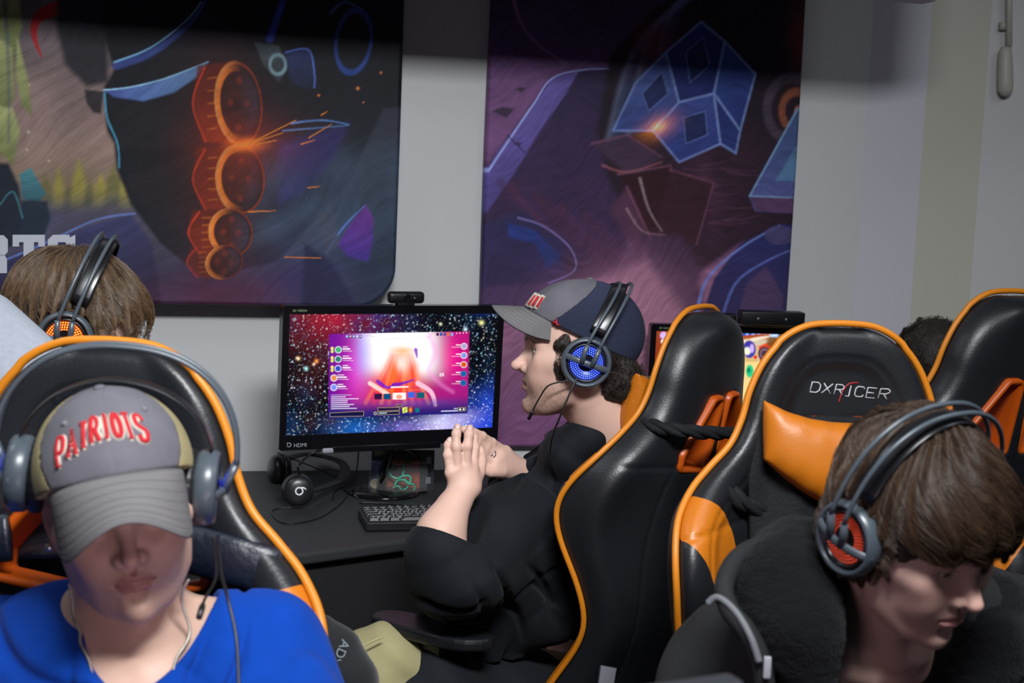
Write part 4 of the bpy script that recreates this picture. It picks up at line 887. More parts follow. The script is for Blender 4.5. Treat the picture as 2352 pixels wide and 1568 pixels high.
def copy_tree(o, parent=None):
    c = o.copy(); COL.objects.link(c); c.parent = parent
    for ch in list(o.children): copy_tree(ch, c)
    return c
proto = make_chair()
TOPL = rotx(math.radians(12))@A(0, .02, BH)+A(0, -.20, SEATZ-.01)
def seat_chair(root, top, yaw, label, lean=0, tilt=0, k=1):
    "place a chair so that the top of its backrest is at 'top', front turned to yaw degrees"
    y = math.radians(yaw); R = np.array([[math.cos(y), -math.sin(y), 0], [math.sin(y), math.cos(y), 0], [0, 0, 1]])
    L_ = rotx(math.radians(lean)); T_ = np.array([[math.cos(math.radians(tilt)), 0, math.sin(math.radians(tilt))], [0, 1, 0], [-math.sin(math.radians(tilt)), 0, math.cos(math.radians(tilt))]])
    RR = R@L_@T_*k; loc = np.asarray(top)-RR@TOPL
    M = Matrix(RR.tolist()).to_4x4(); M.translation = Vector(loc); root.matrix_world = M
    tag(root, label, 'chair', 'orange and black gaming chairs'); return root, RR, loc
def cw(ch, v):      # chair backrest coordinates to world
    root, RR, loc = ch; RB = rotx(math.radians(12)); return loc+RR@(RB@np.asarray(v, float)+A(0, -.20, SEATZ-.01))
def cR(ch): return ch[1]@rotx(math.radians(12))/np.linalg.norm(ch[1][:, 0])
c3 = seat_chair(proto, P(1912, 752, 2.30), 190, 'gaming chair with silver-lettered headrest and orange pillow behind person with brown fringe')
c1 = seat_chair(copy_tree(proto), P(272, 794, 1.87), 177, 'gaming chair behind person in blue shirt, its round top above the grey cap', k=1.08)
c2 = seat_chair(copy_tree(proto), P(1648, 720, 2.74), 57, 'gaming chair seen from behind, with person in black shirt leaning on it')
c4 = seat_chair(copy_tree(proto), P(2352, 684, 2.75), 28, 'gaming chair at the far right edge, its openings showing the wall')
# embroidery on the chair 3 headrest
M_sil = mat('silver_thread', (.45, .46, .48), .5); M_red = mat('red_thread', (.35, .01, .02), .5)
def stroke_text(s, w, h, gap, r, shear, place, mb, skip=''):
    x = 0
    for ch in s:
        lw = w*(.35 if ch == 'I' else 1)
        if ch not in skip:
            for st in GL[ch]:
                pts = np.array([place(x+(a*lw)+b*h*shear, b*h) for a, b in st]); mb.tube(pts, r, 6, flat=(1, 1))
        x += lw+gap
    return x-gap
def head_place(ch, x0, z0, yy, sgn=-1, tilt=0.0):
    def f(a, b):
        x = x0+sgn*a; z = z0+b+tilt*a; ax = abs(x)
        # surface height by marching on to the cushion
        y = yy
        pt = np.array([[x, y, z]], np.float32)
        for _ in range(14): y -= float(back_sdf(pt)[0])*1.0; pt[0, 1] = y
        return cw(ch, (x, y+.0006, z))
    return f
mb = MB(); pf = head_place(c3, .050, BH-.106, .12, -1, -.08)
tw = stroke_text('DXR', .0150, .0160, .0046, .00115, .25, pf, mb)
def pf2(a, b): return pf(a+.0745, b)
stroke_text('CER', .0150, .0160, .0046, .00115, .25, pf2, mb)
mb.tube([pf(.0600, -.001), pf(.0655, -.001), pf(.0690, .0160), pf(.0680, .0160)], .0012, 6)
mb.build('logo', M_sil, c3[0], world=True)
mb = MB(); q = crv([(.049, -.012), (.055, .006), (.066, .019), (.082, .022)], 6); mb.tube([pf(*v) for v in q], .0011, 6); mb.build('logo_swoosh', M_red, c3[0])
# ---- orange neck pillow on chair 3
def pillow_sdf(c, R, hw, hh, t, sag, tap=0):
    def f(p):
        q = (p-np.asarray(c, np.float32))@np.asarray(R, np.float32); x, y, z = q[:, 0], q[:, 1], q[:, 2]
        zc = sag*(x/hw)**2; e = np.abs((z-zc)/hh); u = np.abs(x/hw)
        hgt = hh*(1-tap*u**1.6)+.004*u**6
        thick = t*np.sqrt(np.clip(1-np.clip(u, 0, 1)**3.2, 0, 1))*np.sqrt(np.clip(1-np.clip(np.abs(z-zc)/hgt, 0, 1)**2.6, 0, 1))+.003
        pk = .0015*np.sin(x*170+z*40)*np.clip(np.abs(z-zc)/hgt, 0, 1)**2
        d = np.maximum(np.abs(y)-thick-pk, np.maximum(np.abs(z-zc)-hgt, np.abs(x)-hw))
        return d*.7
    return f
Rc = cR(c3); pc = cw(c3, (-.014, .085, .634))
pf_ = pillow_sdf(pc, Rc, .156, .070, .038, .058, .40)
def pil(name, f, c, R, m, label, group=None):
    e = empty(name, c, label=label, cat='pillow', group=group)
    h = .2; sdf_obj('cushion', f, c-h, c+h, .004, m, e); return e
nk = pil('neck_pillow', pf_, pc, Rc, M_ora, 'orange neck pillow with small silver letters below the lettered headrest')
def pp(x0, z0):
    def f(a, b):
        x = x0-a; z = z0+b; y = .08; pt = None
        for _ in range(16):
            w_ = (pc+Rc@A(x, y, z)).astype(np.float32)[None]; y -= float(pf_(w_)[0])
        return pc+Rc@A(x, y+.0004, z)
    return f
mb = MB(); stroke_text('DXR', .0150, .0125, .0045, .0011, .25, pp(.068, -.036), mb); stroke_text('CER', .0150, .0125, .0045, .0011, .25, pp(-.004, -.036), mb); mb.build('logo', M_sil, nk)
mb = MB(); mb.tube(crv([pp(.068, -.036)(.05, -.008), pp(.068, -.036)(.058, .006), pp(.068, -.036)(.075, .017)], 5), .001, 6); mb.build('logo_swoosh', M_red, nk)
# twisted cloth straps round the chairs
M_cloth = mat('strap_cloth', (.009, .010, .012), .8, spec=.25, bump=(160, .5))
def strap(ch, pts, r, label, name='tied_strap', turns=5, m=None):
    c = crv([cw(ch, v) for v in pts], 14); n = len(c)
    mb = MB()
    for k in range(3):
        ph = 2*math.pi*k/3; T = np.gradient(c, axis=0); T /= np.linalg.norm(T, axis=1)[:, None]
        Nn = np.cross(T, ch[1][:, 2]); Nn /= np.linalg.norm(Nn, axis=1)[:, None]+1e-9; Bn = np.cross(T, Nn)
        t = np.linspace(0, 2*math.pi*turns, n)+ph
        off = (np.cos(t)[:, None]*Nn+np.sin(t)[:, None]*Bn)*r*.55
        mb.tube(c+off, r*(.75+.12*np.sin(t*1.7)), 10)
    o = mb.build(name, m or M_cloth, None); tag(o, label, 'strap', 'twisted cloth straps on the chairs'); return o
strap(c3, [(.10, .03, .560), (.165, .055, .578), (.205, .052, .615), (.196, .0, .622), (.12, -.075, .60), (-.02, -.09, .60), (-.13, -.07, .60), (-.198, .0, .62), (-.20, .05, .615), (-.12, .04, .575)], .0105, 'black twisted cloth tied round the chair with orange neck pillow')
strap(c2, [(.17, .05, .615), (.188, .01, .625), (.16, -.055, .635), (.05, -.085, .650), (-.08, -.08, .660), (-.17, -.045, .665), (-.185, .02, .655), (-.15, .06, .64)], .0105, 'black twisted cloth tied round the chair seen from behind')

# the armrest of the chair seen from behind is slid forward and turned a little
tgt = ZP(975, 1442, .69)
arms = [(c, Vector(c2[2]+c2[1]@A(sx*.325, .02, .69))) for c, sx in zip([c for c in c2[0].children if c.name.startswith('armrest') and 'post' not in c.name], (-1, 1))]
posts = [c for c in c2[0].children if c.name.startswith('armrest_post')]
k_ = min((0, 1), key=lambda i: (arms[i][1]-Vector(CAM)).length); dl = Matrix(c2[1].tolist()).transposed() @ (Vector(tgt)-arms[k_][1])
arms[k_][0].location = dl; posts[k_].location = dl

# black cloth with yellow stitching hanging under the orange pillow
def drape(p):
    q = (p-c3[2].astype(np.float32))@c3[1].astype(np.float32); q = (q-A(0, -.20, SEATZ-.01).astype(np.float32))@rotx(math.radians(12)).astype(np.float32)
    x, y, z = q[:, 0], q[:, 1], q[:, 2]; f = back_sdf(np.stack([x, np.maximum(y, .0), z], 1).astype(np.float32))
    base = np.abs(np.maximum(y-(.057+.012*np.cos(x*16)+.004*np.sin(x*70+z*25)), -9))-.0065
    return smax(base, smax(np.abs(x)-.158+.05*np.abs(z-.62), np.maximum(z-.715, .40-z), .01), .008)*.9
dc = cw(c3, (0, .05, .56))
dr = empty('draped_cloth', dc, label='black cloth with yellow stitching hanging under the orange neck pillow', cat='cloth')
sdf_obj('fabric', drape, dc-A(.22, .16, .20), dc+A(.22, .16, .20), .005, M_cloth, dr)
def onc(x, z): 
    y = .057+.012*math.cos(x*16)+.004*math.sin(x*70+z*25)+.0068; return cw(c3, (x, y, z))
sb_ = MB()
for x0, dx in ((.098, .012), (.082, .012)):
    for k in range(22):
        z0 = .545-.0065*k; sb_.tube([onc(x0+dx*k/22, z0), onc(x0+dx*(k+.6)/22, z0-.004)], .0006, 4)
sb_.build('stitching', mat('yellow_thread', hx('c99a2c'), .7), dr)
# wide satin band round the neck of the chair behind the man in blue
M_sat = mat('navy_satin', (.004, .007, .017), .4, spec=.6, bump=(60, .5))
bp_ = crv([cw(c1, v) for v in ((-.03, .052, .632), (-.12, .058, .622), (-.180, .064, .610), (-.222, .052, .600), (-.215, .0, .605), (-.12, -.078, .62), (.1, -.078, .62), (.215, .0, .605), (.222, .052, .600), (.18, .064, .610), (.1, .055, .625))], 10)
mb = MB().tube(bp_, .031, 16, flat=(.32, 1.0), up=tuple(cR(c1)[:, 2])); nb_ = mb.build('satin_band', M_sat, None)
tag(nb_, 'wide black satin band tied round the chair behind person in blue shirt', 'strap')
# black sleeve with lettering hanging beside that chair
slc = [P(742, 1440, 1.99), P(775, 1490, 1.98), P(800, 1560, 1.96), P(790, 1700, 1.95)]
def slv_f(p): return chain(p, slc, [.018, .030, .036, .040], .02)-.002*np.sin(p[:, 2]*70+p[:, 0]*50)
sle = empty('hanging_jacket', P(800, 1700, 1.95), label='black jacket sleeve with grey ADSPO letters hanging beside the orange bolster', cat='jacket')
sdf_obj('sleeve', slv_f, P(770, 1570, 1.97)-A(.10, .08, .13), P(770, 1570, 1.97)+A(.10, .08, .13), .004, M_fab, sle)

lv = MB(); lc = P(1388, 1552, 2.60); lR = frame(unit(CAM-lc+A(.3, 0, .2)), A(1, .3, 0))
lv.prism([(-.018, -.03), (.012, -.03), (.024, .012), (-.006, .020)], (-.012, .010), (lc, lR)); lo_ = lv.build('recline_lever', mat('lever_grey', (.07, .08, .095), .35), c2[0], False)
bv = lo_.modifiers.new('r', 'BEVEL'); bv.width = .002; bv.segments = 2

pc2 = cw(c2, (.012, .088, .650)); R2c = cR(c2); pf2_ = pillow_sdf(pc2, R2c, .150, .062, .040, .020, .15)
nk2 = pil('neck_pillow', pf2_, pc2, R2c, M_fab, 'black neck pillow with orange end between the navy-backed cap and its chair')
def oend(p):
    q = (p-pc2.astype(np.float32))@R2c.astype(np.float32); return smax(pf2_(p)-.0012, np.maximum(q[:, 0]*1.0+.134-.30*np.abs(q[:, 2]-.0), -q[:, 1]-.02), .002)
sdf_obj('end_panel', oend, pc2-.2, pc2+.2, .0035, M_ora, nk2)
# ================================================================ PEOPLE
def skin_mat(name, **k): return mat(name, (1, 1, 1), .5, spec=.35, vc=True, sss=.12, bump=(600, .06), **k)
M_skin = skin_mat('skin'); M_eye = mat('eye', (.7, .68, .66), .15); M_iris = mat('iris', (.05, .03, .02), .1)
def ear_dent(H, cx, cz, d, q, y0=.074, r=.047):
    c = np.maximum(np.hypot(q[:, 0]-cx, q[:, 2]-cz)-r, y0-np.abs(q[:, 1])); return smax(d, -c, .012)
class Head:
    "a human head; local axes: x forward, y to its own left, z up; origin between the ears at eye height"
    def __init__(s, o, R, k=1.0, jaw=1.0, nose=1.0, lips=1.0, mouth=0.0, lid=.3, neck=None, neckr=(.056, .062)):
        s.o = np.asarray(o, float); s.R = np.asarray(R, float); s.k = k; s.jaw = jaw; s.nose = nose; s.lips = lips; s.mo = mouth; s.lid = lid; s.neck = neck; s.neckr = neckr
    def w(s, *v): return s.o+s.R@(A(*v)*s.k)
    def loc(s, p): return ((p-s.o.astype(np.float32))@s.R.astype(np.float32))/np.float32(s.k)
    def skull(s, q, e=0):
        a = ell(q, (-.012, 0, .038), (.096+e, .076+e, .088+e)); b = ell(q, (.030, 0, -.002), (.064+e, .066+e, .085+e)); return smin(a, b, .03)
    def face(s, q):
        q = q.copy(); yv = q[:, 1].copy(); q[:, 1] = np.abs(q[:, 1]); j = s.jaw
        d = s.skull(q)
        d = smin(d, ell(q, (.035, .012, -.045), (.052, .050, .062)), .025)
        d = smin(d, chain(q, [(.002, .055*j, -.045), (.018, .050*j, -.078), (.055, .026*j, -.101), (.074, .0, -.106)], [.017, .016, .015, .0165]), .028)
        d = smin(d, ell(q, (.045, 0, -.085), (.036, .034*j, .026)), .025)
        d = smin(d, sph(q, (.0815, .0, -.103), .0125*j), .016)                         # chin
        d = smin(d, rc(q, (.066, .046, -.022), (.035, .064, -.016), .016, .012), .022)   # cheek bone
        d = smin(d, ell(q, (.068, .030, -.050), (.020, .020, .026)), .02)                # cheek
        d = smin(d, chain(q, [(.088, .008, .012), (.086, .026, .0175), (.070, .048, .010)], [.007, .0075, .006]), .014)
        d = smin(d, ell(q, (.074, 0, .045), (.022, .045, .035)), .03)
        d = smax(d, -sph(q, (.101, .031, -.003), .0165), .016)                           # eye hollow
        d = smin(d, sph(q, (.0735, .0315, -.003), .0138), .0035)                         # lids
        n = s.nose
        d = smin(d, chain(q, [(.085, 0, .012), (.0925, 0, -.006), (.103*1, 0, -.022), (.1115+.003*(n-1), 0, -.034)], [.0065, .0065, .0080, .0098]), .010)
        d = smin(d, sph(q, (.0975, .0115, -.0385), .0078), .007)                         # wings of the nose
        d = smin(d, rc(q, (.100, 0, -.043), (.090, 0, -.050), .005, .006), .006)
        d = smax(d, -ell(q, (.1035, .0065, -.0475), (.006, .0032, .0045)), .003)         # nostrils
        d = smin(d, ell(q, (.080, 0, -.066), (.0165, .026, .020)), .014)                 # muzzle
        L_ = s.lips; m = s.mo
        d = smax(d, -rc(q, (.0975, 0, -.050), (.0965, 0, -.058), .0025, .0035), .006)
        d = smin(d, chain(q, [(.0960, 0, -.0608), (.0952, .006, -.0596), (.0900, .016, -.0630), (.0825, .0255, -.0668)], [.0048*L_, .0052*L_, .0042*L_, .0020]), .0035)
        d = smin(d, chain(q, [(.0948, 0, -.0737-m), (.0922, .011, -.0728-m*.9), (.0828, .0240, -.0680-m*.3)], [.0064*L_, .0058*L_, .0026]), .0035)
        d = smax(d, -chain(q, [(.1030, 0, -.0670-m*.5), (.0975, .014, -.0672-m*.5), (.0862, .0270, -.0674)], [.0030+m*.6, .0026+m*.5, .0012]), .002)
        d = smax(d, -rc(q, (.093, -.004, -.0855), (.093, .004, -.0855), .0055, .0055), .010)
        # eye openings
        h = .0012+.0048*s.lid
        d = smax(d, -ell(q, (.088, .0315, -.0045-.0*h), (.010, .0135, h)), .0012)
        # ears
        qe = q-np.array([-.008, .0785, -.010], np.float32)
        c_, s_ = math.cos(.35), math.sin(.35)
        e = np.stack([qe[:, 0]*c_-qe[:, 1]*s_*0, qe[:, 1]-.25*np.abs(qe[:, 0])*0+.35*(qe[:, 0]), qe[:, 2]+.15*qe[:, 0]], 1)
        ear = ell(e, (0, 0, 0), (.018, .006, .032)); ear = smax(ear, -ell(e, (.001, .006, .003), (.011, .005, .021)), .003)
        ear = smin(ear, ell(e, (.008, -.001, -.024), (.008, .005, .009)), .006); ear = smin(ear, ell(e, (.009, .002, -.004), (.004, .005, .007)), .004)
        d = smin(d, ear, .006)
        return d
    def __call__(s, p):
        q = s.loc(p); d = s.face(q)*s.k
        if s.neck is not None:
            nb = s.loc(np.asarray([s.neck], np.float32))[0]
            nk = chain(q, [(-.022, 0, -.03), (-.026, 0, -.075), tuple(nb)], [s.neckr[0]*.98, s.neckr[0], s.neckr[1]])
            fr = q[:, 0]; d = smin(d, nk*s.k, .018)
            mid = (np.array([.0, 0, -.085])+nb)*.5
            d = smin(d, sph(q, (mid[0]+.042, 0, mid[2]), .010)*s.k, .018)     # throat
            for sy in (-1, 1): d = smin(d, rc(q, (-.02, sy*.055, -.06), (nb[0]+.05, nb[1]+sy*.012, nb[2]-.01), .011, .010)*s.k, .02)
        return d
    def colour(s, p, base, lip, brow=None, stub=None, rosy=.25):
        q = s.loc(p); y = np.abs(q[:, 1]); c = np.tile(np.array(base, np.float32), (len(p), 1))
        def mixin(m, col): nonlocal c; m = np.clip(m, 0, 1)[:, None]; c = c*(1-m)+np.array(col, np.float32)*m
        n = noise(p, 90, 4)[:, None]; c = c*(1+.012*n)
        red = np.array(base)*np.array([1.12, .80, .78])
        g = lambda cx, cy, cz, r: np.exp(-((q[:, 0]-cx)**2+(y-cy)**2+(q[:, 2]-cz)**2)/(r*r))
        mixin(rosy*(g(.07, .042, -.035, .022)+g(.112, 0, -.036, .014)+g(.08, 0, -.104, .016)*.6), red)
        mixin(.8*np.exp(-np.clip(np.abs(y-.078)-.01, 0, 1)/.004)*(q[:, 0] < .02)*(np.abs(q[:, 2]+.01) < .04)*.5, red)
        u = chain(np.stack([q[:, 0], y, q[:, 2]], 1), [(.0975, 0, -.0608), (.0915, .016, -.0630), (.0830, .0255, -.0668)], [.0050, .0046, .0022])
        l = chain(np.stack([q[:, 0], y, q[:, 2]], 1), [(.0960, 0, -.0732-s.mo), (.0932, .011, -.0725-s.mo*.9), (.0832, .0240, -.0680)], [.0064, .0058, .0026])
        mixin(sm(-np.minimum(u, l), -.0022, .0004)*(q[:, 0] > .06)*.85, lip)
        if brow is not None:
            b = chain(np.stack([q[:, 0]*0, y, q[:, 2]], 1), [(0, .012, .0165), (0, .028, .0215), (0, .048, .013)], [.0035, .0038, .0015])
            st = .65+.35*np.sin(q[:, 1]*1500+q[:, 2]*900+2*noise(p, 200, 8)); mixin(sm(-b, -.0025, .001)*(q[:, 0] > .04)*st, brow)
            e = np.abs(q[:, 2]-(-.0045+.0012+.0048*s.lid)); mixin(np.exp(-(e/.0011)**2)*(np.abs(y-.0315) < .0135)*(q[:, 0] > .07)*.8, (.02, .012, .01))
        if stub is not None:
            zone = sm(-q[:, 2], .045, .075)*(1-sm(-q[:, 2], .13, .16))*(1-sm(y, .075, .09))*(1-sm(q[:, 0], .12, .13))*sm(q[:, 0], -.01, .03)*(1-g(.088, 0, -.068, .014)); mu = g(.095, .012, -.053, .014)
            rr = np.random.RandomState(2).rand(len(p)); mixin((zone*.8+mu)*stub[1]*(.5+.5*rr), stub[0])
        return c
    def eyes(s, parent):
        for sy in (-1, 1):
            c = s.w(.0735, sy*.0315, -.003); e = MB().ball(c, .0124*s.k, s.R, 14).build('eye', M_eye, parent)
            g = unit(s.R@A(1, .05*sy, -.28)); MB().lathe([(0, .0129*s.k), (.0030*s.k, .0126*s.k), (.0056*s.k, .01165*s.k), (.0056*s.k, .0108*s.k)], c, frame(g), 20).build('iris', M_iris, e)
# ---------------------------------------------------------------- headset
M_hs = mat('slate_plastic', (.060, .075, .092), .33, spec=.55); M_hsb = mat('headset_black', (.008, .008, .010), .28)
M_pad = mat('ear_pad', (.010, .010, .012), .42)
LED = {'blue': mat('led_blue', (.03, .06, 1.0), .3, emit=6), 'orange': mat('led_orange', (1.0, .13, .015), .3, emit=5), 'red': mat('led_red', (.7, .06, .02), .5, emit=.3)}
def headset(h, led, label, cup_z=-.008, cup_x=-.004, half=.090, top=.150, arc_x=-.012, tilt=0, mic=None, cable=None, strapz=.128, led_rings=4, outd=0, arcw=.022):
    e = empty('headset', h.w(0, half, cup_z-.045), h.R, label, 'headset', 'lit gaming headsets'); k = h.k
    for sy in (1, -1):
        ax = unit(A(0, sy, 0)+A(.10, 0, .08)*0); Rl = np.stack([A(1, 0, 0), np.cross(ax, A(1, 0, 0)), ax], 1); Rw = h.R@Rl; c = h.w(cup_x, sy*half, cup_z)
        cup = MB().lathe([(q_*k, z_*k) for q_, z_ in [(.020, -.018), (.040, -.016), (.0445, -.010), (.0455, 0), (.0435, .008), (.040, .011), (.0375, .0095), (.0365, .004)]], c, Rw, 48).build('ear_cup', M_hs, e)
        MB().lathe([(q_*k, z_*k) for q_, z_ in [(.0365, .003), (.034, .0075), (.0315, .008), (.0305, .006), (.0300, .0045), (0, .0045)]], c, Rw, 48).build('cup_face', M_hsb, cup)
        pad = MB(); pr = [(.022, -.030), (.034, -.034), (.042, -.030), (.0445, -.023), (.043, -.016), (.022, -.016)]
        n = 72; V = []
        for (q_, z_) in pr:
            for i in range(n):
                t = 2*math.pi*i/n; rr = q_*(1+(.02*math.sin(t*24)*(q_ > .03))); V.append(c+Rw@(A(rr*math.cos(t), rr*math.sin(t), z_)*k))
        m = len(pr); pad.add(V, [(i*n+j, i*n+(j+1) % n, (i+1) % m*n+(j+1) % n, (i+1) % m*n+j) for i in range(m) for j in range(n)])
        pad.build('ear_cushion', M_pad, cup)
        lm = MB()
        for ri in range(led_rings):
            rad = .0165+ri*.0037; cnt = int(2*math.pi*rad/.0037)
            for i in range(cnt):
                t = 2*math.pi*(i+.5*(ri % 2))/cnt; lm.lathe([(0, .0056*k), (.00125*k, .0053*k), (.00135*k, .0045*k)], c+Rw@(A(rad*math.cos(t), rad*math.sin(t), 0)*k), Rw, 6)
        lm.build('light_ring', LED[led], cup)
        # bridge across the cup and the two sockets
        bz = cup_z+.006*0
        br = crv([(.043, 0, .002), (.036, 0, .010), (.020, 0, .0165), (.006, 0, .019), (-.006, 0, .019), (-.020, 0, .0165), (-.036, 0, .010), (-.043, 0, .002)], 5)
        tl = math.radians(tilt)*1.0
        def rot(v): x, y_, z = v; return A(x*math.cos(tl)-y_*math.sin(tl), x*math.sin(tl)+y_*math.cos(tl), z)
        # local cup coordinates: x forward, y = up*sy ; keep up consistent
        up = sy if (Rl[:, 1]@A(0, 0, 1)) > 0 else sy
        upv = A(0, 0, 1)
        def CL(x, u, o): return c+h.R@((A(1, 0, 0)*(x*math.cos(tl)+u*math.sin(tl))+upv*(u*math.cos(tl)-x*math.sin(tl))+ax*o)*k)
        MB().tube([CL(v[0], 0, v[2]) for v in br], .0046*k, 10, flat=(1.25, .7), up=h.R@ax).build('bridge', M_hs, cup)
        sk = MB()
        for dx in (-arcw/2, arcw/2): sk.tube([CL(dx*.8, -.002, .019), CL(dx, .014, .019+outd*.3), CL(dx, .032, .018+outd)], [.0052*k, .0050*k, .0046*k], 10)
        sk.build('socket', M_hs, cup)
    # arcs: superellipse from socket to socket
    arcs = MB()
    for dx in (-arcw/2, arcw/2):
        tl = math.radians(tilt); x0 = cup_x+dx*math.cos(tl)+.030*math.sin(tl); z0 = cup_z+.030*math.cos(tl)-dx*math.sin(tl); pts = []
        a = half+.018+outd
        for t in np.linspace(0, math.pi, 48):
            cy_, sz_ = math.cos(t), math.sin(t); ex = .86
            yy = a*math.copysign(abs(cy_)**ex, cy_); zz = z0+(top-z0)*(sz_**.9); xx = x0+(arc_x-cup_x+dx*.0)*(sz_**1.0)
            pts.append(h.w(xx, yy, zz))
        arcs.tube(pts, .0031*k, 8)
    arcs.build('headband', M_hs, e)
    pts = []
    for t in np.linspace(.30, math.pi-.30, 32):
        pts.append(h.w(arc_x+.002+(cup_x-arc_x)*(1-math.sin(t)), (half+.006)*math.cos(t)**1 if True else 0, cup_z+.0+(strapz-cup_z)*math.sin(t)**.8))
    MB().tube(pts, .0150*k, 14, flat=(.10, 1.0), up=h.R@A(1, 0, 0)).build('inner_strap', M_hsb, e)
    if mic: 
        q = crv(mic, 10); MB().tube(q, .0016, 6).build('microphone_boom', M_blk, e)
        MB().tube([q[-1], q[-1]+unit(q[-1]-q[-4])*.006, q[-1]+unit(q[-1]-q[-4])*.020], [.0028, .0036, .0034], 8).build('microphone', M_blk, e)
    if cable: MB().tube(crv(cable, 10), .0019, 6).build('cable', M_blk, e)
    return e
# ---------------------------------------------------------------- hair strands
def strands(name, parent, hairf, roots, flow, seg, length, r, m, lift=.0012, seed=0, curl=.0, stop=None):
    "fibres traced over the hair's surface along a flow"
    rs = np.random.RandomState(seed); n = len(roots); p = roots.astype(np.float32).copy(); step = (length/seg).astype(np.float32)
    off = (lift*(.15+rs.rand(n)*1.0+.7*np.clip(noise(p, 90, seed+4), -1, 1))).astype(np.float32); jit = (rs.randn(n, 3)*.07).astype(np.float32)+.30*np.stack([noise(p, 55, seed+1), noise(p, 55, seed+2), noise(p, 55, seed+3)], 1).astype(np.float32)
    out = []
    for i in range(seg+1):
        for _ in range(2):
            d, g = grad(hairf, p); gg = np.maximum((g*g).sum(1), .1)[:, None]; up_ = off*(1 if i < seg-2 else .4)
            p = p-np.clip((d-up_)[:, None]/gg, -.01, .01)*g
        out.append(p.copy()); nrm = g/np.sqrt(gg)
        v = flow(p, i/seg)+jit; v = v-nrm*(v*nrm).sum(1)[:, None]; v /= np.linalg.norm(v, axis=1)[:, None]+1e-6
        mv = step[:, None] if stop is None else (step*np.where(stop(p), .04, 1).astype(np.float32))[:, None]
        if curl: v = v+curl*np.cross(nrm, v)*np.sin(i*1.9+off*9000)[:, None]
        p = p+v*mv
    P_ = np.stack(out, 1).reshape(-1, 3).astype(float)
    Mi = np.array(parent_world(parent).inverted()); P_ = P_@Mi[:3, :3].T+Mi[:3, 3]
    hc = bpy.data.hair_curves.new(name); hc.add_curves([seg+1]*n)
    hc.attributes['position'].data.foreach_set('vector', P_.astype(np.float32).ravel())
    ra = hc.attributes.get('radius') or hc.attributes.new('radius', 'FLOAT', 'POINT')
    t = np.tile(np.linspace(0, 1, seg+1), n); rr = (r*(1-.75*t**2)*np.repeat(.7+.6*rs.rand(n), seg+1)).astype(np.float32); ra.data.foreach_set('value', rr)
    hc.materials.append(m); o = bpy.data.objects.new(name, hc); COL.objects.link(o); o.parent = parent; o['kind'] = 'stuff'; return o
def hair_mat(name, c, rough=.38):
    m = mat(name, c, rough, spec=.5); nt = m.node_tree; b = nt.nodes['Principled BSDF']
    hi = nt.nodes.new('ShaderNodeHairInfo'); mr = nt.nodes.new('ShaderNodeMapRange'); mr.inputs['To Min'].default_value = .45; mr.inputs['To Max'].default_value = 1.7
    nt.links.new(hi.outputs['Random'], mr.inputs['Value']); mx = nt.nodes.new('ShaderNodeVectorMath'); mx.operation = 'SCALE'; mx.inputs[0].default_value = c
    nt.links.new(mr.outputs['Result'], mx.inputs['Scale']); nt.links.new(mx.outputs[0], b.inputs['Base Color']); return m
def surf_points(f, c, rad, n, seed=0, keep=None):
    rs = np.random.RandomState(seed); p = []
    v = rs.randn(n*4, 3); v /= np.linalg.norm(v, axis=1)[:, None]
    q = (np.asarray(c)+v*rad).astype(np.float32)
    for _ in range(8):
        d, g = grad(f, q); q = q-np.clip(d, -.03, .03)[:, None]*g/np.maximum((g*g).sum(1), .1)[:, None]
    q = q[np.abs(f(q)) < .004]
    if keep is not None: q = q[keep(q)]
    return q[:n]
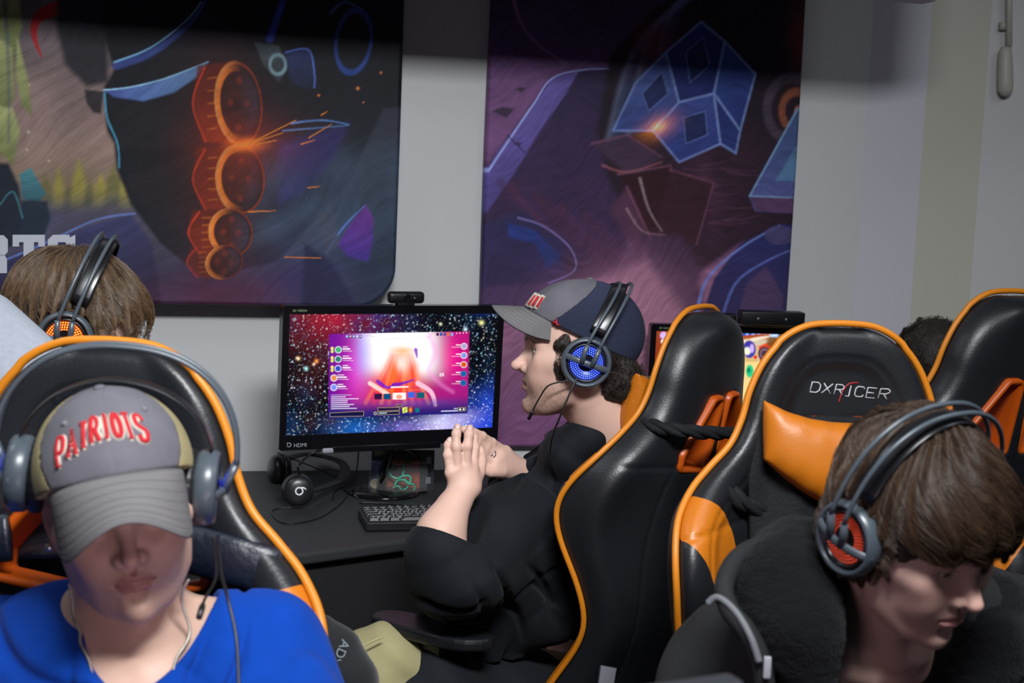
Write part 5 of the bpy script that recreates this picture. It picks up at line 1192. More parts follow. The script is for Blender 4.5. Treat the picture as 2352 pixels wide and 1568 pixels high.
# ---------------------------------------------------------------- baseball cap
def cap(h, person, cr_c, cr_r, mesh_c, brim_c, brim, name='cap', seam=.0, ce=.012, back=.020, brim_len=.072, brim_w=.078, arch=.020, droop=.25, edge=.020, frontx=.07, fz=-.9, tiltz=0.0, up=0.012, sk=-.25):
    """crown shell + woven back + curved brim; heights in head coordinates"""
    k = h.k; Rr = (.100+ce, .080+ce, .090+ce+up)
    c0 = (-.010, 0, .036)
    def low(q): return edge-.30*(q[:, 0]-.09)*0+tiltz*(q[:, 0])   # lower rim height
    def f(p):
        q = h.loc(p); d = ell(q, c0, Rr); d = smin(d, ell(q, (.028, 0, .045), (.072+ce*.6, .066+ce, .068+ce+up*.6)), .02)
        d = d+.0009*np.exp(-(q[:, 1]/.0016)**2)*(q[:, 0] > 0)+.0012*noise(q, 45, 6)*.5
        return smax(d, low(q)-q[:, 2], .003)*k
    lo = h.o-.17; hi = h.o+.20
    def bd(p): q = h.loc(p); return (q[:, 0]-(frontx+sk*np.sqrt(q[:, 1]**2+1e-5)+(q[:, 2]-.05)*fz))*.6
    root = sdf_obj(name, lambda p: smax(f(p), -bd(p), .0015), lo, hi, .0030, cr_c, person)
    sdf_obj('mesh_back', lambda p: smax(f(p)+.0006, bd(p), .0015), lo, hi, .0030, mesh_c, root)
    # button and seams
    MB().ball(h.w(.0-.010, 0, .036+Rr[2]+.001), (.007*k, .007*k, .003*k), h.R, 8).build('button', cr_c, root)
    # brim
    nu, nv = 36, 12; top = []; 
    def bp(u, v, o):     # u -1..1 across, v 0..1 outwards
        a = u*1.18; xr, yr = .028+.072+ce*.6-.004, .066+ce
        x_in = .028+(.072+ce*.6)*math.cos(a)*1.0; y_in = (.068+ce)*math.sin(a)
        L_ = brim_len*max(0, (1-abs(u)**2.6))**.62
        x = x_in+v*L_; y = y_in*(1+.10*v*(1-abs(u)))
        z = edge+tiltz*x_in-droop*v*L_-arch*(y/brim_w)**2*(.06+1.15*v)*3.1+.002
        return h.w(x, y, z+o)
    V = []; 
    for o in (0, -.0028):
        for i in range(nu+1):
            for j in range(nv+1): V.append(bp(-1+2*i/nu, j/nv, o))
    N1 = (nu+1)*(nv+1); Fs = []
    for i in range(nu):
        for j in range(nv):
            a = i*(nv+1)+j; Fs.append((a, a+nv+1, a+nv+2, a+1)); Fs.append((N1+a, N1+a+1, N1+a+nv+2, N1+a+nv+1))
    bl = [i*(nv+1)+nv for i in range(nu+1)]
    for i in range(nu): Fs.append((bl[i], bl[i+1], N1+bl[i+1], N1+bl[i])); b0 = i*(nv+1); Fs.append((b0+nv+1, b0, N1+b0, N1+b0+nv+1))
    bo = mesh('brim', np.array(V), Fs, brim_c, root, True)
    st = MB()
    for vv in (.20, .36, .52, .66, .79, .90, .97): st.tube([bp(u, vv, .0004) for u in np.linspace(-.93, .93, 60)], .00028, 4)
    st.build('brim_stitching', brim, bo)
    return root, f, bp
M_capg = mat('washed_grey_cotton', hx('69676f'), .9, spec=.15, bump=(900, .5), vary=(22, .12)); M_stitch = mat('grey_thread', hx('6c6b70'), .8)
M_meshb = mat('beige_cap_mesh', hx('b7a97c'), .85, bands=(150, 1.0, 'Z')); M_meshn = mat('navy_cap_mesh', hx('2c3350'), .85, bands=(150, 1.0, 'Z')); M_brimg = mat('grey_brim_cotton', hx('706e6f'), .9, spec=.15, bump=(900, .4), vary=(25, .06))
SK = (.50, .30, .22)
# ---------------------------------------------------------------- man in the blue shirt
HL = Head(P(274, 1150, 1.57), eul(-90+19, 4, 10), k=.95, jaw=1.02, lips=.9, lid=.0, neck=P(286, 1475, 1.665), neckr=(.058, .064))
def PL_(px, py, d): return P(px, py, d)
def torso_left(p, e=0):
    d = ell(p, P(290, 1760, 1.68), (.205+e, .115+e, .20+e)); 
    shl, shr = P(-70, 1545, 1.68), P(600, 1514, 1.68)
    d = smin(d, chain(p, [shl, P(140, 1465, 1.665), P(290, 1455, 1.66), P(450, 1470, 1.665), shr], [.062+e, .052+e, .050+e, .046+e, .052+e]), .05)
    d = smin(d, ell(p, P(300, 1680, 1.61), (.15+e, .085+e, .11+e)), .06)
    d = smin(d, chain(p, [shr, P(730, 1730, 1.57), P(720, 1980, 1.46)], [.062+e, .055+e, .046+e]), .05)
    d = smin(d, chain(p, [shl, P(-160, 1760, 1.57), P(-140, 1990, 1.46)], [.062+e, .055+e, .046+e]), .05)
    d = smin(d, ell(p, P(290, 2150, 1.68), (.175+e, .12+e, .25+e)), .08)
    return d
def body_left(p): 
    d = smin(HL(p), torso_left(p, 0), .03)
    for a_, b_ in ((P(330, 1545, 1.565), P(470, 1505, 1.62)), (P(270, 1545, 1.68), P(140, 1525, 1.575))): d = smin(d, rc(p, a_, b_, .008, .008), .02)
    return d
man1 = empty('person', P(290, 2300, 1.625), label='person in bright blue V-neck shirt and grey lettered cap looking down', cat='person')
c0 = P(300, 1500, 1.58)
sk1 = lambda p: HL.colour(p, (.56, .36, .28), (.42, .17, .15), (.10, .06, .035), ((.20, .13, .09), .45))
sdf_obj('body', body_left, c0-A(.42, .22, .50), c0+A(.45, .30, .34), .0025, M_skin, man1, colf=sk1)
HL.eyes(man1)
nkV = P(300, 1470, 1.66); vdir = HL.R
def shirt_left(p):
    d = torso_left(p, .011)
    px_, py_ = proj(p); 
    fold = .0035*np.sin(p[:, 0]*55+p[:, 2]*38+3*np.sin(p[:, 2]*17+p[:, 0]*9))*sm(noise(p, 9, 3), -.3, .8)+.0022*np.sin(p[:, 0]*95-p[:, 2]*60+2*np.sin(p[:, 0]*23))*sm(noise(p, 7, 5), 0, .9)
    d = d-fold+crease(p, (.80, .1, .45), 17, .010, .13, 21)+crease(p, (.35, 0, .9), 15, .009, .12, 33)+crease(p, (1, .2, -.3), 21, .007, .12, 41, (0, .5))
    sh = d
    # V neckline: two planes meeting below the throat, open towards the front
    q = p-V0.astype(np.float32); x = q[:, 0]; z = q[:, 2]; yb = q[:, 1]
    open_ = np.maximum(np.abs(x)*.92-z*.80-.0, -z-.004)     # inside V where negative
    ring = np.sqrt((q[:, 0]/1.0)**2+((q[:, 1]-.055)/1.0)**2)-.098
    w_ = .078*(1-np.exp(-np.maximum(z, 0)/.034)); vee = smax((np.abs(x+.008)-w_)*.7, ring-.016, .02)
    return smax(sh, -vee, .003)
V0 = P(312, 1600, 1.54); 
M_blue = mat('blue_cotton', (.001, .043, .31), .85, spec=.12, sheen=.04, bump=(900, .3), vary=(30, .06))
shirt = sdf_obj('shirt', shirt_left, c0-A(.45, .24, .52), c0+A(.47, .32, .12), .0040, M_blue, man1)
# necklaces
M_chain = mat('silver_chain', (.45, .42, .36), .35, metal=.8)
def on_surface(f, pts, off):
    q = np.array(pts, np.float32)
    for _ in range(10):
        d, g = grad(f, q); q = q-np.clip(d-off, -.03, .03)[:, None]*g/np.maximum((g*g).sum(1), .1)[:, None]
    return q.astype(float)
def both_left(p): return np.minimum(body_left(p), shirt_left(p))
for side in ([(150, 1345), (158, 1390), (166, 1440), (180, 1490), (203, 1540), (225, 1590), (250, 1660)], [(428, 1330), (430, 1370), (431, 1420), (432, 1470), (430, 1520), (422, 1568), (400, 1640)]):
    pts = [P(a, b, 1.58) for a, b in side]; q = on_surface(both_left, crv(pts, 8), .0050)
    for _ in range(30): q[1:-1] = (q[:-2]+q[1:-1]+q[2:])/3
    c_ = MB()
    for i in range(len(q)-1):
        for t in (0, .5): c_.ball(q[i]*(1-t)+q[i+1]*t, .0019, None, 4)
    c_.build('necklace', M_chain, man1)
# earring
MB().ball(HL.w(-.004, -.0855, -.040), .0042, None, 8).build('earring', mat('chrome'), man1)
cap1, capf1, bp1 = cap(HL, man1, M_capg, M_capg, M_meshb, M_brimg, M_stitch, edge=.019, tiltz=.40, ce=.012, up=-.004, brim_len=.074, droop=.42, arch=.0185, frontx=.050, fz=-1.1, sk=.28)
# raised lettering PATRIOTS on the front of the cap
M_redt = mat('red_embroidery', hx('c8202c'), .75, bump=(1500, .6)); M_wht = mat('cream_embroidery', hx('c9c2b4'), .8, bump=(1500, .5))
def cap_pt(ang, z, off):
    "point on the crown at azimuth ang (rad, + = to the wearer's left) and local height z"
    q = np.array([[math.cos(ang)*.12, math.sin(ang)*.12, z]]); w = h_ = HL.o+q@(HL.R.T*HL.k)
    w = w.astype(np.float32); dirv = unit(HL.R@A(math.cos(ang), math.sin(ang), .25))
    for _ in range(30): w = w-dirv.astype(np.float32)*(capf1(w)[:, None]-.0)*.8
    g_ = grad(capf1, w)[1][0]; return w[0].astype(float)+unit(g_)*off
def cap_text(s, z0, arc, size, wang, gap, redr, whr):
    n = len(s); tot = n*wang+(n-1)*gap; a0 = -tot/2
    rd, wh = MB(), MB()
    for i, ch in enumerate(s):
        ca = a0+i*(wang+gap)+wang/2-.10
        rot = -ca*arc*.9
        hgt = size*(1+.25*abs(i-(n-1)/2)/((n-1)/2))
        zc = z0-arc*.085*ca*ca
        sts = list(GL[ch])
        for (sx, sy) in SERIF.get(ch, []): sts.append([(sx-.22, sy), (sx+.22, sy)])
        for st in sts:
            pts = []
            st2 = np.array(st, float)
            if ch in 'OSRP': st2 = crv(st2, 3)
            for (a, b) in st2:
                u, v = (a-.5)*wang*(.35 if ch == 'I' and False else .82), (b-.5)*hgt
                uu = u*math.cos(rot)-v*math.sin(rot)/.11; vv = u*.11*math.sin(rot)+v*math.cos(rot)
                pts.append((ca+uu, zc+vv))
            rd.tube([cap_pt(a_, z_, .0006) for a_, z_ in pts], redr, 6); wh.tube([cap_pt(a_, z_, -.0030) for a_, z_ in pts], whr, 6)
    return rd, wh
rd, wh = cap_text('PATRIOTS', .121, .66, .0235, .124, .030, .0029, .0056)
lt = wh.build('lettering_border', M_wht, cap1); rd.build('lettering', M_redt, cap1)
for sy in (-1, 1): MB().ball(cap_pt(sy*.75, .128, .0003), .0035, HL.R, 8).build('eyelet', M_stitch, cap1)
sm_ = MB()
for dx in (-.035, .035): sm_.tube([cap_pt(dx*(1+z_*2), z_, .0003) for z_ in np.linspace(.112, .124, 5)], .0006, 4)
sm_.build('seam_stitching', mat('cream_thread', hx('a9a498'), .8), cap1)
HLh = Head(P(262, 1105, 1.575), eul(-90+8, 2, -4), k=.95)
headset(HLh, 'blue', 'headset with blue lights over the grey cap of person in blue shirt', half=.108, top=.158, cup_z=.0, cup_x=-.005, arc_x=-.016, outd=.012, strapz=.118,
        mic=[P(488, 1235, 1.57), P(497, 1280, 1.54), P(495, 1330, 1.50), P(472, 1372, 1.47), P(466, 1388, 1.46)],
        cable=[P(500, 1230, 1.57), P(507, 1310, 1.52), P(522, 1370, 1.49), P(542, 1460, 1.47), P(548, 1560, 1.45), P(550, 1660, 1.43)])

dn_ = unit(P(762, 1538, 1.93)-P(790, 1472, 1.93)); vw = unit(CAM-P(776, 1505, 1.93)); rt_ = unit(np.cross(vw, dn_)); 
text('ADSPO', .0185, P(786, 1466, 1.932), np.stack([dn_, -rt_ if (rt_@cr) > 0 else rt_, vw], 1) if False else np.stack([dn_, np.cross(vw, dn_), vw], 1), mat('grey_letters', (.22, .25, .28), .6), sle, ext=.0004)
# ---------------------------------------------------------------- man in the navy-backed cap, in profile
HC = Head(P(1330, 806, 2.76), eul(181, -2, 2), k=1.06, jaw=1.05, nose=1.5, lips=.9, lid=.75, mouth=.001, neck=P(1408, 985, 2.80), neckr=(.060, .068))
def torso_c(p, e=0):
    d = chain(p, [P(1400, 1700, 3.10), P(1430, 1400, 3.10), P(1440, 1190, 3.07), P(1415, 1060, 2.91)], [.155+e, .150+e, .145+e, .085+e], .06)
    d = smin(d, chain(p, [P(1385, 1120, 2.92), P(1410, 1070, 2.97), P(1370, 1085, 3.10)], [.070+e, .075+e, .070+e]), .06)
    return d
def arms_c(p, e1=0, e2=0):
    d = chain(p, [P(1385, 1130, 2.93), P(1190, 1240, 2.79), P(1030, 1330, 2.66)], [.056+e1, .050+e1, .042+e1])
    return np.minimum(d, chain(p, [P(1370, 1090, 3.10), P(1290, 1240, 2.99), P(1250, 1290, 2.93)], [.055+e1, .050+e1, .042+e1]))
def finger(p, pts, r): 
    n = len(pts); rr = [r*(1.06, 1.0, .93, .84)[i] for i in range(n)]
    d = chain(p, pts, rr, .004)
    for i in (1, 2): d = smin(d, sph(p, pts[i], rr[i]*1.02), .004)
    return d
NF = [  # near hand: base, two joints, tip
 [P(1034, 1086, 2.665), P(1028, 1045, 2.667), P(1029, 1022, 2.672), P(1033, 1011, 2.676)],
 [P(1051, 1078, 2.668), P(1048, 1026, 2.664), P(1048, 996, 2.670), P(1051, 981, 2.676)],
 [P(1070, 1072, 2.676), P(1073, 1024, 2.672), P(1077, 998, 2.678), P(1079, 984, 2.684)],
 [P(1086, 1064, 2.690), P(1090, 1028, 2.700), P(1088, 1006, 2.706), P(1085, 992, 2.708)]]
FFg = [  # far hand
 [P(1160, 1036, 2.80), P(1129, 1016, 2.765), P(1107, 1001, 2.740), P(1089, 991, 2.722)],
 [P(1150, 1044, 2.78), P(1118, 1022, 2.755), P(1098, 1004, 2.735), P(1066, 986, 2.700)],
 [P(1142, 1052, 2.77), P(1112, 1034, 2.745), P(1094, 1016, 2.725), P(1078, 1003, 2.705)],
 [P(1134, 1064, 2.76), P(1108, 1050, 2.740), P(1094, 1036, 2.725), P(1084, 1026, 2.712)]]
def hands_c(p):
    w1 = P(1068, 1118, 2.68); el1 = P(1012, 1225, 2.64)
    d = rc(p, P(1030, 1330, 2.64), el1, .046, .040); d = smin(d, chain(p, [el1, P(1040, 1165, 2.66), w1], [.040, .033, .0255]), .03)
    for i, f in enumerate(NF): d = smin(d, rc(p, w1+A((i-1.5)*.007, 0, 0), f[0], .0180, .0110), .012)
    d = smin(d, chain(p, [w1+A(.012, .01, .0), P(1100, 1082, 2.71), P(1106, 1056, 2.725), P(1104, 1036, 2.725)], [.016, .013, .0105, .009]), .012)
    for i, f in enumerate(NF): d = smin(d, finger(p, f, (.0078, .0088, .0092, .0088)[i]), .004)
    w2 = P(1192, 1085, 2.84); d2 = rc(p, P(1250, 1290, 2.93), w2, .042, .027)
    for f in FFg: d2 = smin(d2, rc(p, w2, f[0], .0185, .0125), .016)
    for i, f in enumerate(FFg): d2 = smin(d2, finger(p, f, (.0088, .0092, .0088, .0078)[i]), .004)
    d2 = smin(d2, chain(p, [w2+A(-.01, 0, -.005), P(1150, 1082, 2.77), P(1125, 1084, 2.745), P(1108, 1078, 2.735)], [.018, .0135, .0105, .009]), .012)
    return np.minimum(d, d2)
def body_c(p):
    d = smin(HC(p), torso_c(p), .04); d = smin(d, arms_c(p), .05); d = smin(d, hands_c(p), .012)
    return smin(d, chain(p, [P(1400, 1640, 3.06), P(1100, 1600, 2.88), P(880, 1530, 2.76)], [.12, .085, .062]), .06)
man2 = empty('person', P(1330, 1950, 2.95), label='person in black shirt and grey and navy cap, fingertips together, facing the starry monitor', cat='person')
sk2 = lambda p: HC.colour(p, (.66, .42, .34), (.50, .19, .17), (.035, .022, .015), ((.12, .07, .04), .75), rosy=.3)
sdf_obj('body', body_c, P(1330, 1950, 2.9)*A(0, 0, 1)+A(-.36, 2.45, -.2)*A(1, 1, 0)+A(0, 0, -.02), A(.42, 3.25, 1.52), .0036, M_skin, man2, colf=sk2)
HC.eyes(man2)
# finer hands over the same wrists are avoided: nails only
M_nail = mat('nail', (.62, .40, .34), .3)
for f in NF:
    t = unit(f[3]-f[2]); out = unit(CAM-f[3]); out = unit(out-t*(out@t)); c = f[3]+out*.0068-t*.001
    MB().ball(c, (.0050, .0018, .0062), np.stack([np.cross(out, t), out, t], 1), 8).build('fingernail', M_nail, man2)
tq = unit(FFg[2][1]-FFg[2][0]); rc_ = FFg[2][0]*.55+FFg[2][1]*.45
MB().lathe([(.0098, -.002), (.0112, -.002), (.0112, .002), (.0098, .002)], rc_, frame(tq), 24, close=True).ball(rc_+unit(CAM-rc_)*.011, .003, None, 6).build('finger_ring', mat('chrome'), man2)
M_bsh = mat('black_shirt_cloth', (.0040, .0058, .0092), .75, spec=.25, sheen=.03, bump=(700, .3))
def shirt_c(p):
    d = torso_c(p, .016)
    slv = chain(p, [P(1390, 1115, 2.93), P(1200, 1215, 2.79), P(1050, 1300, 2.68)], [.080, .088, .084])
    slv = smin(slv, chain(p, [P(1045, 1325, 2.65), P(1012, 1262, 2.63)], [.080, .064]), .06)
    slv = smin(slv, ell(p, P(1150, 1370, 2.84), (.17, .10, .12)), .08)
    far = chain(p, [P(1370, 1070, 3.08), P(1275, 1085, 2.97), P(1188, 1104, 2.85)], [.078, .066, .040])
    d = smin(d, slv, .14); d = smin(d, far, .08); d = smin(d, chain(p, [P(1305, 1045, 2.80), P(1365, 1008, 2.81), P(1435, 975, 2.87)], [.050, .052, .055]), .06)
    d = smin(d, chain(p, [P(1400, 1660, 3.10), P(1160, 1690, 2.93), P(1000, 1660, 2.80)], [.175, .165, .140]), .06)
    fold = .015*np.sin(p[:, 0]*24+p[:, 2]*31+2.5*np.sin(p[:, 2]*11+p[:, 0]*6))*sm(noise(p, 6, 3), -.2, .9)+.010*np.sin(p[:, 0]*42-p[:, 2]*37+2*np.sin(p[:, 0]*15+p[:, 1]*9))*sm(noise(p, 6, 15), -.1, .9)
    fold = fold+.008*np.abs(np.sin(p[:, 0]*31+p[:, 2]*12+2*np.sin(p[:, 2]*14)))*sm(noise(p, 8, 6), .1, .8)
    fold = fold*sm(np.linalg.norm(p-P(1012, 1235, 2.63).astype(np.float32), axis=1), .07, .16)
    d = d-fold+(crease(p, (.8, .2, -.5), 10, .020, .12, 51)+crease(p, (.3, .2, .95), 9, .022, .12, 63)+crease(p, (.9, .1, .5), 13, .014, .11, 71, (0, .5)))*sm(np.linalg.norm(p-P(1012, 1235, 2.63).astype(np.float32), axis=1), .05, .12)
    # wrist openings
    a = P(1010, 1240, 2.63); ax = unit(P(1050, 1150, 2.66)-P(1010, 1258, 2.63)+A(-.0, 0, 0)).astype(np.float32)
    q = p-a.astype(np.float32); hgt = q@ax; rad = np.linalg.norm(q-hgt[:, None]*ax, axis=1)
    d = smax(d, -smax(rad-.074, -(hgt-.008), .004), .004)
    # collar hugging the neck
    d = smin(d, chain(p, [P(1303, 1038, 2.775), P(1350, 1003, 2.770), P(1402, 966, 2.775), P(1452, 938, 2.84)], [.042, .046, .047, .046]), .02)
    return d
shc = sdf_obj('shirt', shirt_c, A(-.36, 2.40, .62), A(.42, 3.28, 1.46), .005, M_bsh, man2)
M_khaki = mat('khaki_cotton', hx('a39c72'), .85, bump=(800, .4), vary=(20, .06))
def trous_c(p):
    d = chain(p, [P(1400, 1640, 3.06), P(1100, 1600, 2.88), P(875, 1528, 2.76), P(850, 1790, 2.74)], [.135, .100, .076, .070], .03)
    return d-.003*np.sin(p[:, 0]*70+p[:, 2]*40+2*np.sin(p[:, 2]*20))
sdf_obj('trousers', trous_c, A(-.42, 2.40, .42), A(.42, 3.25, .98), .007, M_khaki, man2)
lj = empty('jacket', P(1150, 1900, 2.92), label='black jacket lying over the lap of the person with fingertips together', cat='jacket')
def lap_f(p):
    d = chain(p, [P(1430, 1690, 3.08), P(1120, 1640, 2.89), P(990, 1592, 2.80)], [.165, .140, .118], .03)
    return d-.004*np.sin(p[:, 0]*50+p[:, 2]*40)
sdf_obj('fabric', lap_f, A(-.34, 2.45, .30), A(.42, 3.25, .86), .007, M_bsh, lj)
MB().tube(crv([P(812, 1500, 2.66), P(838, 1480, 2.665), P(880, 1462, 2.675)], 6)+0, .0018, 6).build('seam', mat('khaki_seam', hx('b3ac80'), .8), man2)
cap2, capf2, bp2 = cap(HC, man2, M_capg, M_capg, M_meshn, M_brimg, M_stitch, edge=.030, tiltz=.40, ce=.009, up=-.003, brim_len=.060, droop=.02, arch=.0105, frontx=.080, fz=-1.25)
def cap_side(f, o, d0, off=0):
    w = np.asarray([o], np.float32)
    for _ in range(30): w = w+d0.astype(np.float32)*(f(w)[:, None])*.8
    return w[0].astype(float)-d0*off
mk = MB()
for st in ([(1271, 738), (1278, 742)], [(1277, 733), (1279, 745), (1284, 746)], [(1270, 742), (1277, 747)]): mk.tube([cap_side(capf2, P(a, b, 2.60), ray(a, b)/np.linalg.norm(ray(a, b)), .0006) for a, b in st], .0016, 6)
mk.build('side_mark', M_redt, cap2)
mb1 = MB(); mb2 = MB()
for a_ in np.linspace(-.5, .5, 7):
    def cpt(an, z, off):
        w = (HC.o+HC.R@(A(.12*math.cos(an), .12*math.sin(an), z)*1.06)).astype(np.float32)[None]; dv = unit(HC.R@A(math.cos(an), math.sin(an), .5))
        for _ in range(30): w = w-dv.astype(np.float32)*(capf2(w)[:, None])*.8
        return w[0].astype(float)+dv*off
    mb1.tube([cpt(a_, .088, .0015), cpt(a_, .112, .0015)], .0035, 6); mb2.tube([cpt(a_-.03, .084, 0), cpt(a_-.03, .116, 0)], .0060, 6)
lb = mb2.build('lettering_border', M_wht, cap2); mb1.build('lettering', M_redt, cap2)
M_hdk = hair_mat('dark_brown_hair', (.022, .014, .010)); M_hbase = mat('hair_underlayer', (.010, .007, .005), .7)
def hair_c(p):
    q = HC.loc(p); q1 = q.copy(); q1[:, 1] = np.abs(q1[:, 1])
    d = HC.skull(q, .012); d = smin(d, ell(q1, (-.075, .020, -.045), (.038, .050, .045)), .02)
    d = smax(d, q[:, 0]+.020-.0*q[:, 2], .01); d = smax(d, -(q[:, 2]+.10+q[:, 0]*.2), .01); d = smax(d, q[:, 2]-(.036+.40*q[:, 0]), .008)
    sb = ell(q1, (.030, .0685, -.004), (.013, .009, .036)); d = smin(d, sb, .01)
    return (d-.004*noise(p, 60, 9))*1.06
hc_ = sdf_obj('hair', hair_c, HC.o-.17, HC.o+.16, .0035, M_hbase, man2)
rts = surf_points(hair_c, HC.o, .1, 9000, 3, keep=lambda q: (HC.loc(q)[:, 2] < .03+.4*HC.loc(q)[:, 0]) & (HC.loc(q)[:, 2] > -.10))
def flow_c(p, t): v = np.tile((HC.R@A(-.25, 0, -1)).astype(np.float32), (len(p), 1)); return v+.5*np.stack([np.sin(p[:, 2]*160+p[:, 1]*80), np.cos(p[:, 2]*140+p[:, 0]*90), 0*p[:, 0]], 1)
strands('hair_strands', hc_, hair_c, rts, flow_c, 9, np.full(len(rts), .035), .00026, M_hdk, lift=.006, seed=4, curl=.9, stop=lambda p: HC.loc(p)[:, 2] < -.105)
headset(HC, 'blue', 'headset with blue lights on the person with fingertips together', half=.094, top=.130, cup_z=-.012, cup_x=-.008, arc_x=-.066, outd=.004, strapz=.128, tilt=-16,
        mic=[HC.w(.02, .100, -.045), P(1262, 884, 2.66), P(1240, 912, 2.67), P(1224, 942, 2.68)], cable=[P(1325, 868, 2.645), P(1308, 905, 2.64), P(1285, 960, 2.64), P(1268, 1003, 2.66), P(1262, 1040, 2.70)])
# ---------------------------------------------------------------- boy in the black fleece jacket
HT = Head(P(2102, 1203, 1.62), eul(-90+34, 22, 4), k=.965, jaw=.90, lips=1.0, lid=.28, mouth=.0, nose=1.0, neck=P(2022, 1440, 1.72), neckr=(.050, .058))
def torso_t(p, e=0):
    a, b = P(1700, 1560, 1.84), P(2440, 1500, 1.96)
    d = chain(p, [a, P(1880, 1480, 1.79), P(2050, 1460, 1.80), P(2250, 1450, 1.86), b], [.062+e, .052+e, .055+e, .055+e, .062+e])
    d = smin(d, ell(p, P(2050, 1720, 1.82), (.19+e, .115+e, .21+e)), .06); d = smin(d, ell(p, P(2060, 2100, 1.84), (.165+e, .12+e, .28+e)), .08)
    d = smin(d, chain(p, [a, P(1600, 1760, 1.72), P(1640, 1960, 1.55)], [.058+e, .052+e, .044+e]), .05)
    return smin(d, chain(p, [b, P(2520, 1760, 1.85), P(2440, 1980, 1.62)], [.058+e, .052+e, .044+e]), .05)
def body_t(p):
    d = smin(HT(p), torso_t(p), .045)
    for a_, b_ in ((P(2010, 1560, 1.695), P(1880, 1520, 1.745)), (P(2060, 1560, 1.70), P(2200, 1500, 1.78))): d = smin(d, rc(p, a_, b_, .008, .008), .02)
    return d
boy = empty('person', P(2050, 2300, 1.84), label='person with brown fringe in black fleece jacket looking down at the right', cat='person')
sk3 = lambda p: HT.colour(p, (.60, .38, .32), (.50, .20, .20), (.06, .035, .02), None, rosy=.35)
ct = P(2080, 1500, 1.75)
sdf_obj('body', body_t, ct-A(.40, .30, .50), ct+A(.42, .34, .32), .0026, M_skin, boy, colf=sk3)
HT.eyes(boy)
M_tee = mat('black_jersey', (.005, .005, .006), .8, spec=.2, bump=(900, .3)); M_fle = mat('black_fleece', (.0060, .0065, .0080), .95, spec=.1, sheen=.04, bump=(240, 1.0)); M_jack = mat('black_jacket_cloth', (.0060, .0065, .0080), .8, bump=(700, .35))
VT = P(2012, 1600, 1.66)
def tee(p):
    d = torso_t(p, .010)-.002*np.sin(p[:, 0]*60+p[:, 2]*50); q = p-VT.astype(np.float32); x = q[:, 0]*.96+q[:, 1]*.28
    return smax(d, -smax(np.abs(x)*.86-q[:, 2]*.50-.012, np.linalg.norm(q*A(1, 1, 0), axis=1)-.13, .02), .003)
sdf_obj('t_shirt', tee, ct-A(.42, .30, .50), ct+A(.44, .36, .16), .0050, M_tee, boy)
def jacket(p):
    d = torso_t(p, .030); fold = .006*np.sin(p[:, 0]*26+p[:, 2]*30+2*np.sin(p[:, 2]*13))*sm(noise(p, 7, 3), -.2, .9); d = d-fold
    q = p-P(2035, 1640, 1.66).astype(np.float32); x = q[:, 0]*.97+q[:, 1]*.22
    return smax(d, -smax(np.abs(x)-.085-q[:, 2]*.42, np.linalg.norm(q*A(1, 1, 0), axis=1)-.17, .02), .01)
jk_ = sdf_obj('jacket', jacket, ct-A(.45, .34, .50), ct+A(.47, .40, .20), .0055, M_jack, boy)
def fleece(p):
    d = chain(p, [P(1915, 1290, 1.80), P(1840, 1310, 1.72), P(1800, 1370, 1.665), P(1830, 1450, 1.63), P(1880, 1560, 1.625)], [.042, .060, .062, .052, .040], .03)
    d = smin(d, chain(p, [P(1915, 1290, 1.80), P(2040, 1330, 1.90), P(2200, 1380, 1.90), P(2270, 1420, 1.82), P(2260, 1500, 1.74), P(2200, 1620, 1.70)], [.042, .045, .050, .052, .046, .038], .03), .03)
    ck = chain(p, [P(2010, 1300, 1.70), P(2035, 1440, 1.66), P(2030, 1600, 1.60)], [.060, .062, .055])
    d = smax(d, -ck, .012)
    return d-.0016*noise(p, 160, 2)-.004*noise(p, 28, 5)
sdf_obj('fleece_hood', fleece, P(1950, 1450, 1.74)-A(.22, .22, .20), P(2050, 1400, 1.78)+A(.24, .24, .16), .0045, M_fle, boy)
hem = crv([P(1900, 1222, 1.80), P(1800, 1238, 1.74), P(1705, 1272, 1.67), P(1664, 1340, 1.62), P(1676, 1400, 1.60), P(1716, 1450, 1.585), P(1748, 1520, 1.58), P(1762, 1620, 1.58)], 6)
MB().tube(hem, .0115, 12).build('hood_edge', M_jack, boy)
MB().tube(crv([P(1626, 1385, 1.605), P(1650, 1372, 1.60), P(1690, 1405, 1.585), P(1724, 1462, 1.57), P(1744, 1520, 1.565)], 8), .0042, 8).build('reflective_piping', mat('grey_piping', (.12, .13, .14), .6), boy)
MB().box(P(1762, 1532, 1.56), (.004, .003, .012), None, .001).build('zip_pull', M_txt, boy)
# hair
M_hbr = hair_mat('brown_hair', (.052, .029, .017), .40)
def hfull_t(p):
    q = HT.loc(p); q1 = q.copy(); q1[:, 1] = np.abs(q1[:, 1])
    d = HT.skull(q, .010); d = smin(d, ell(q, (.046, .0, .053), (.060, .070, .046)), .03); d = smin(d, ell(q1, (-.02, .070, -.010), (.050, .017, .060)), .02); d = smin(d, ell(q, (-.045, 0, -.04), (.050, .060, .06)), .03)
    d = ear_dent(HT, -.012, -.010, d, q); w = np.arctan2(q[:, 1], q[:, 0]+.03)
    return (d-.0022*np.sin(w*26+q[:, 2]*50+3*np.sin(q[:, 0]*40))-.0020*noise(p, 50, 3))*.965
    
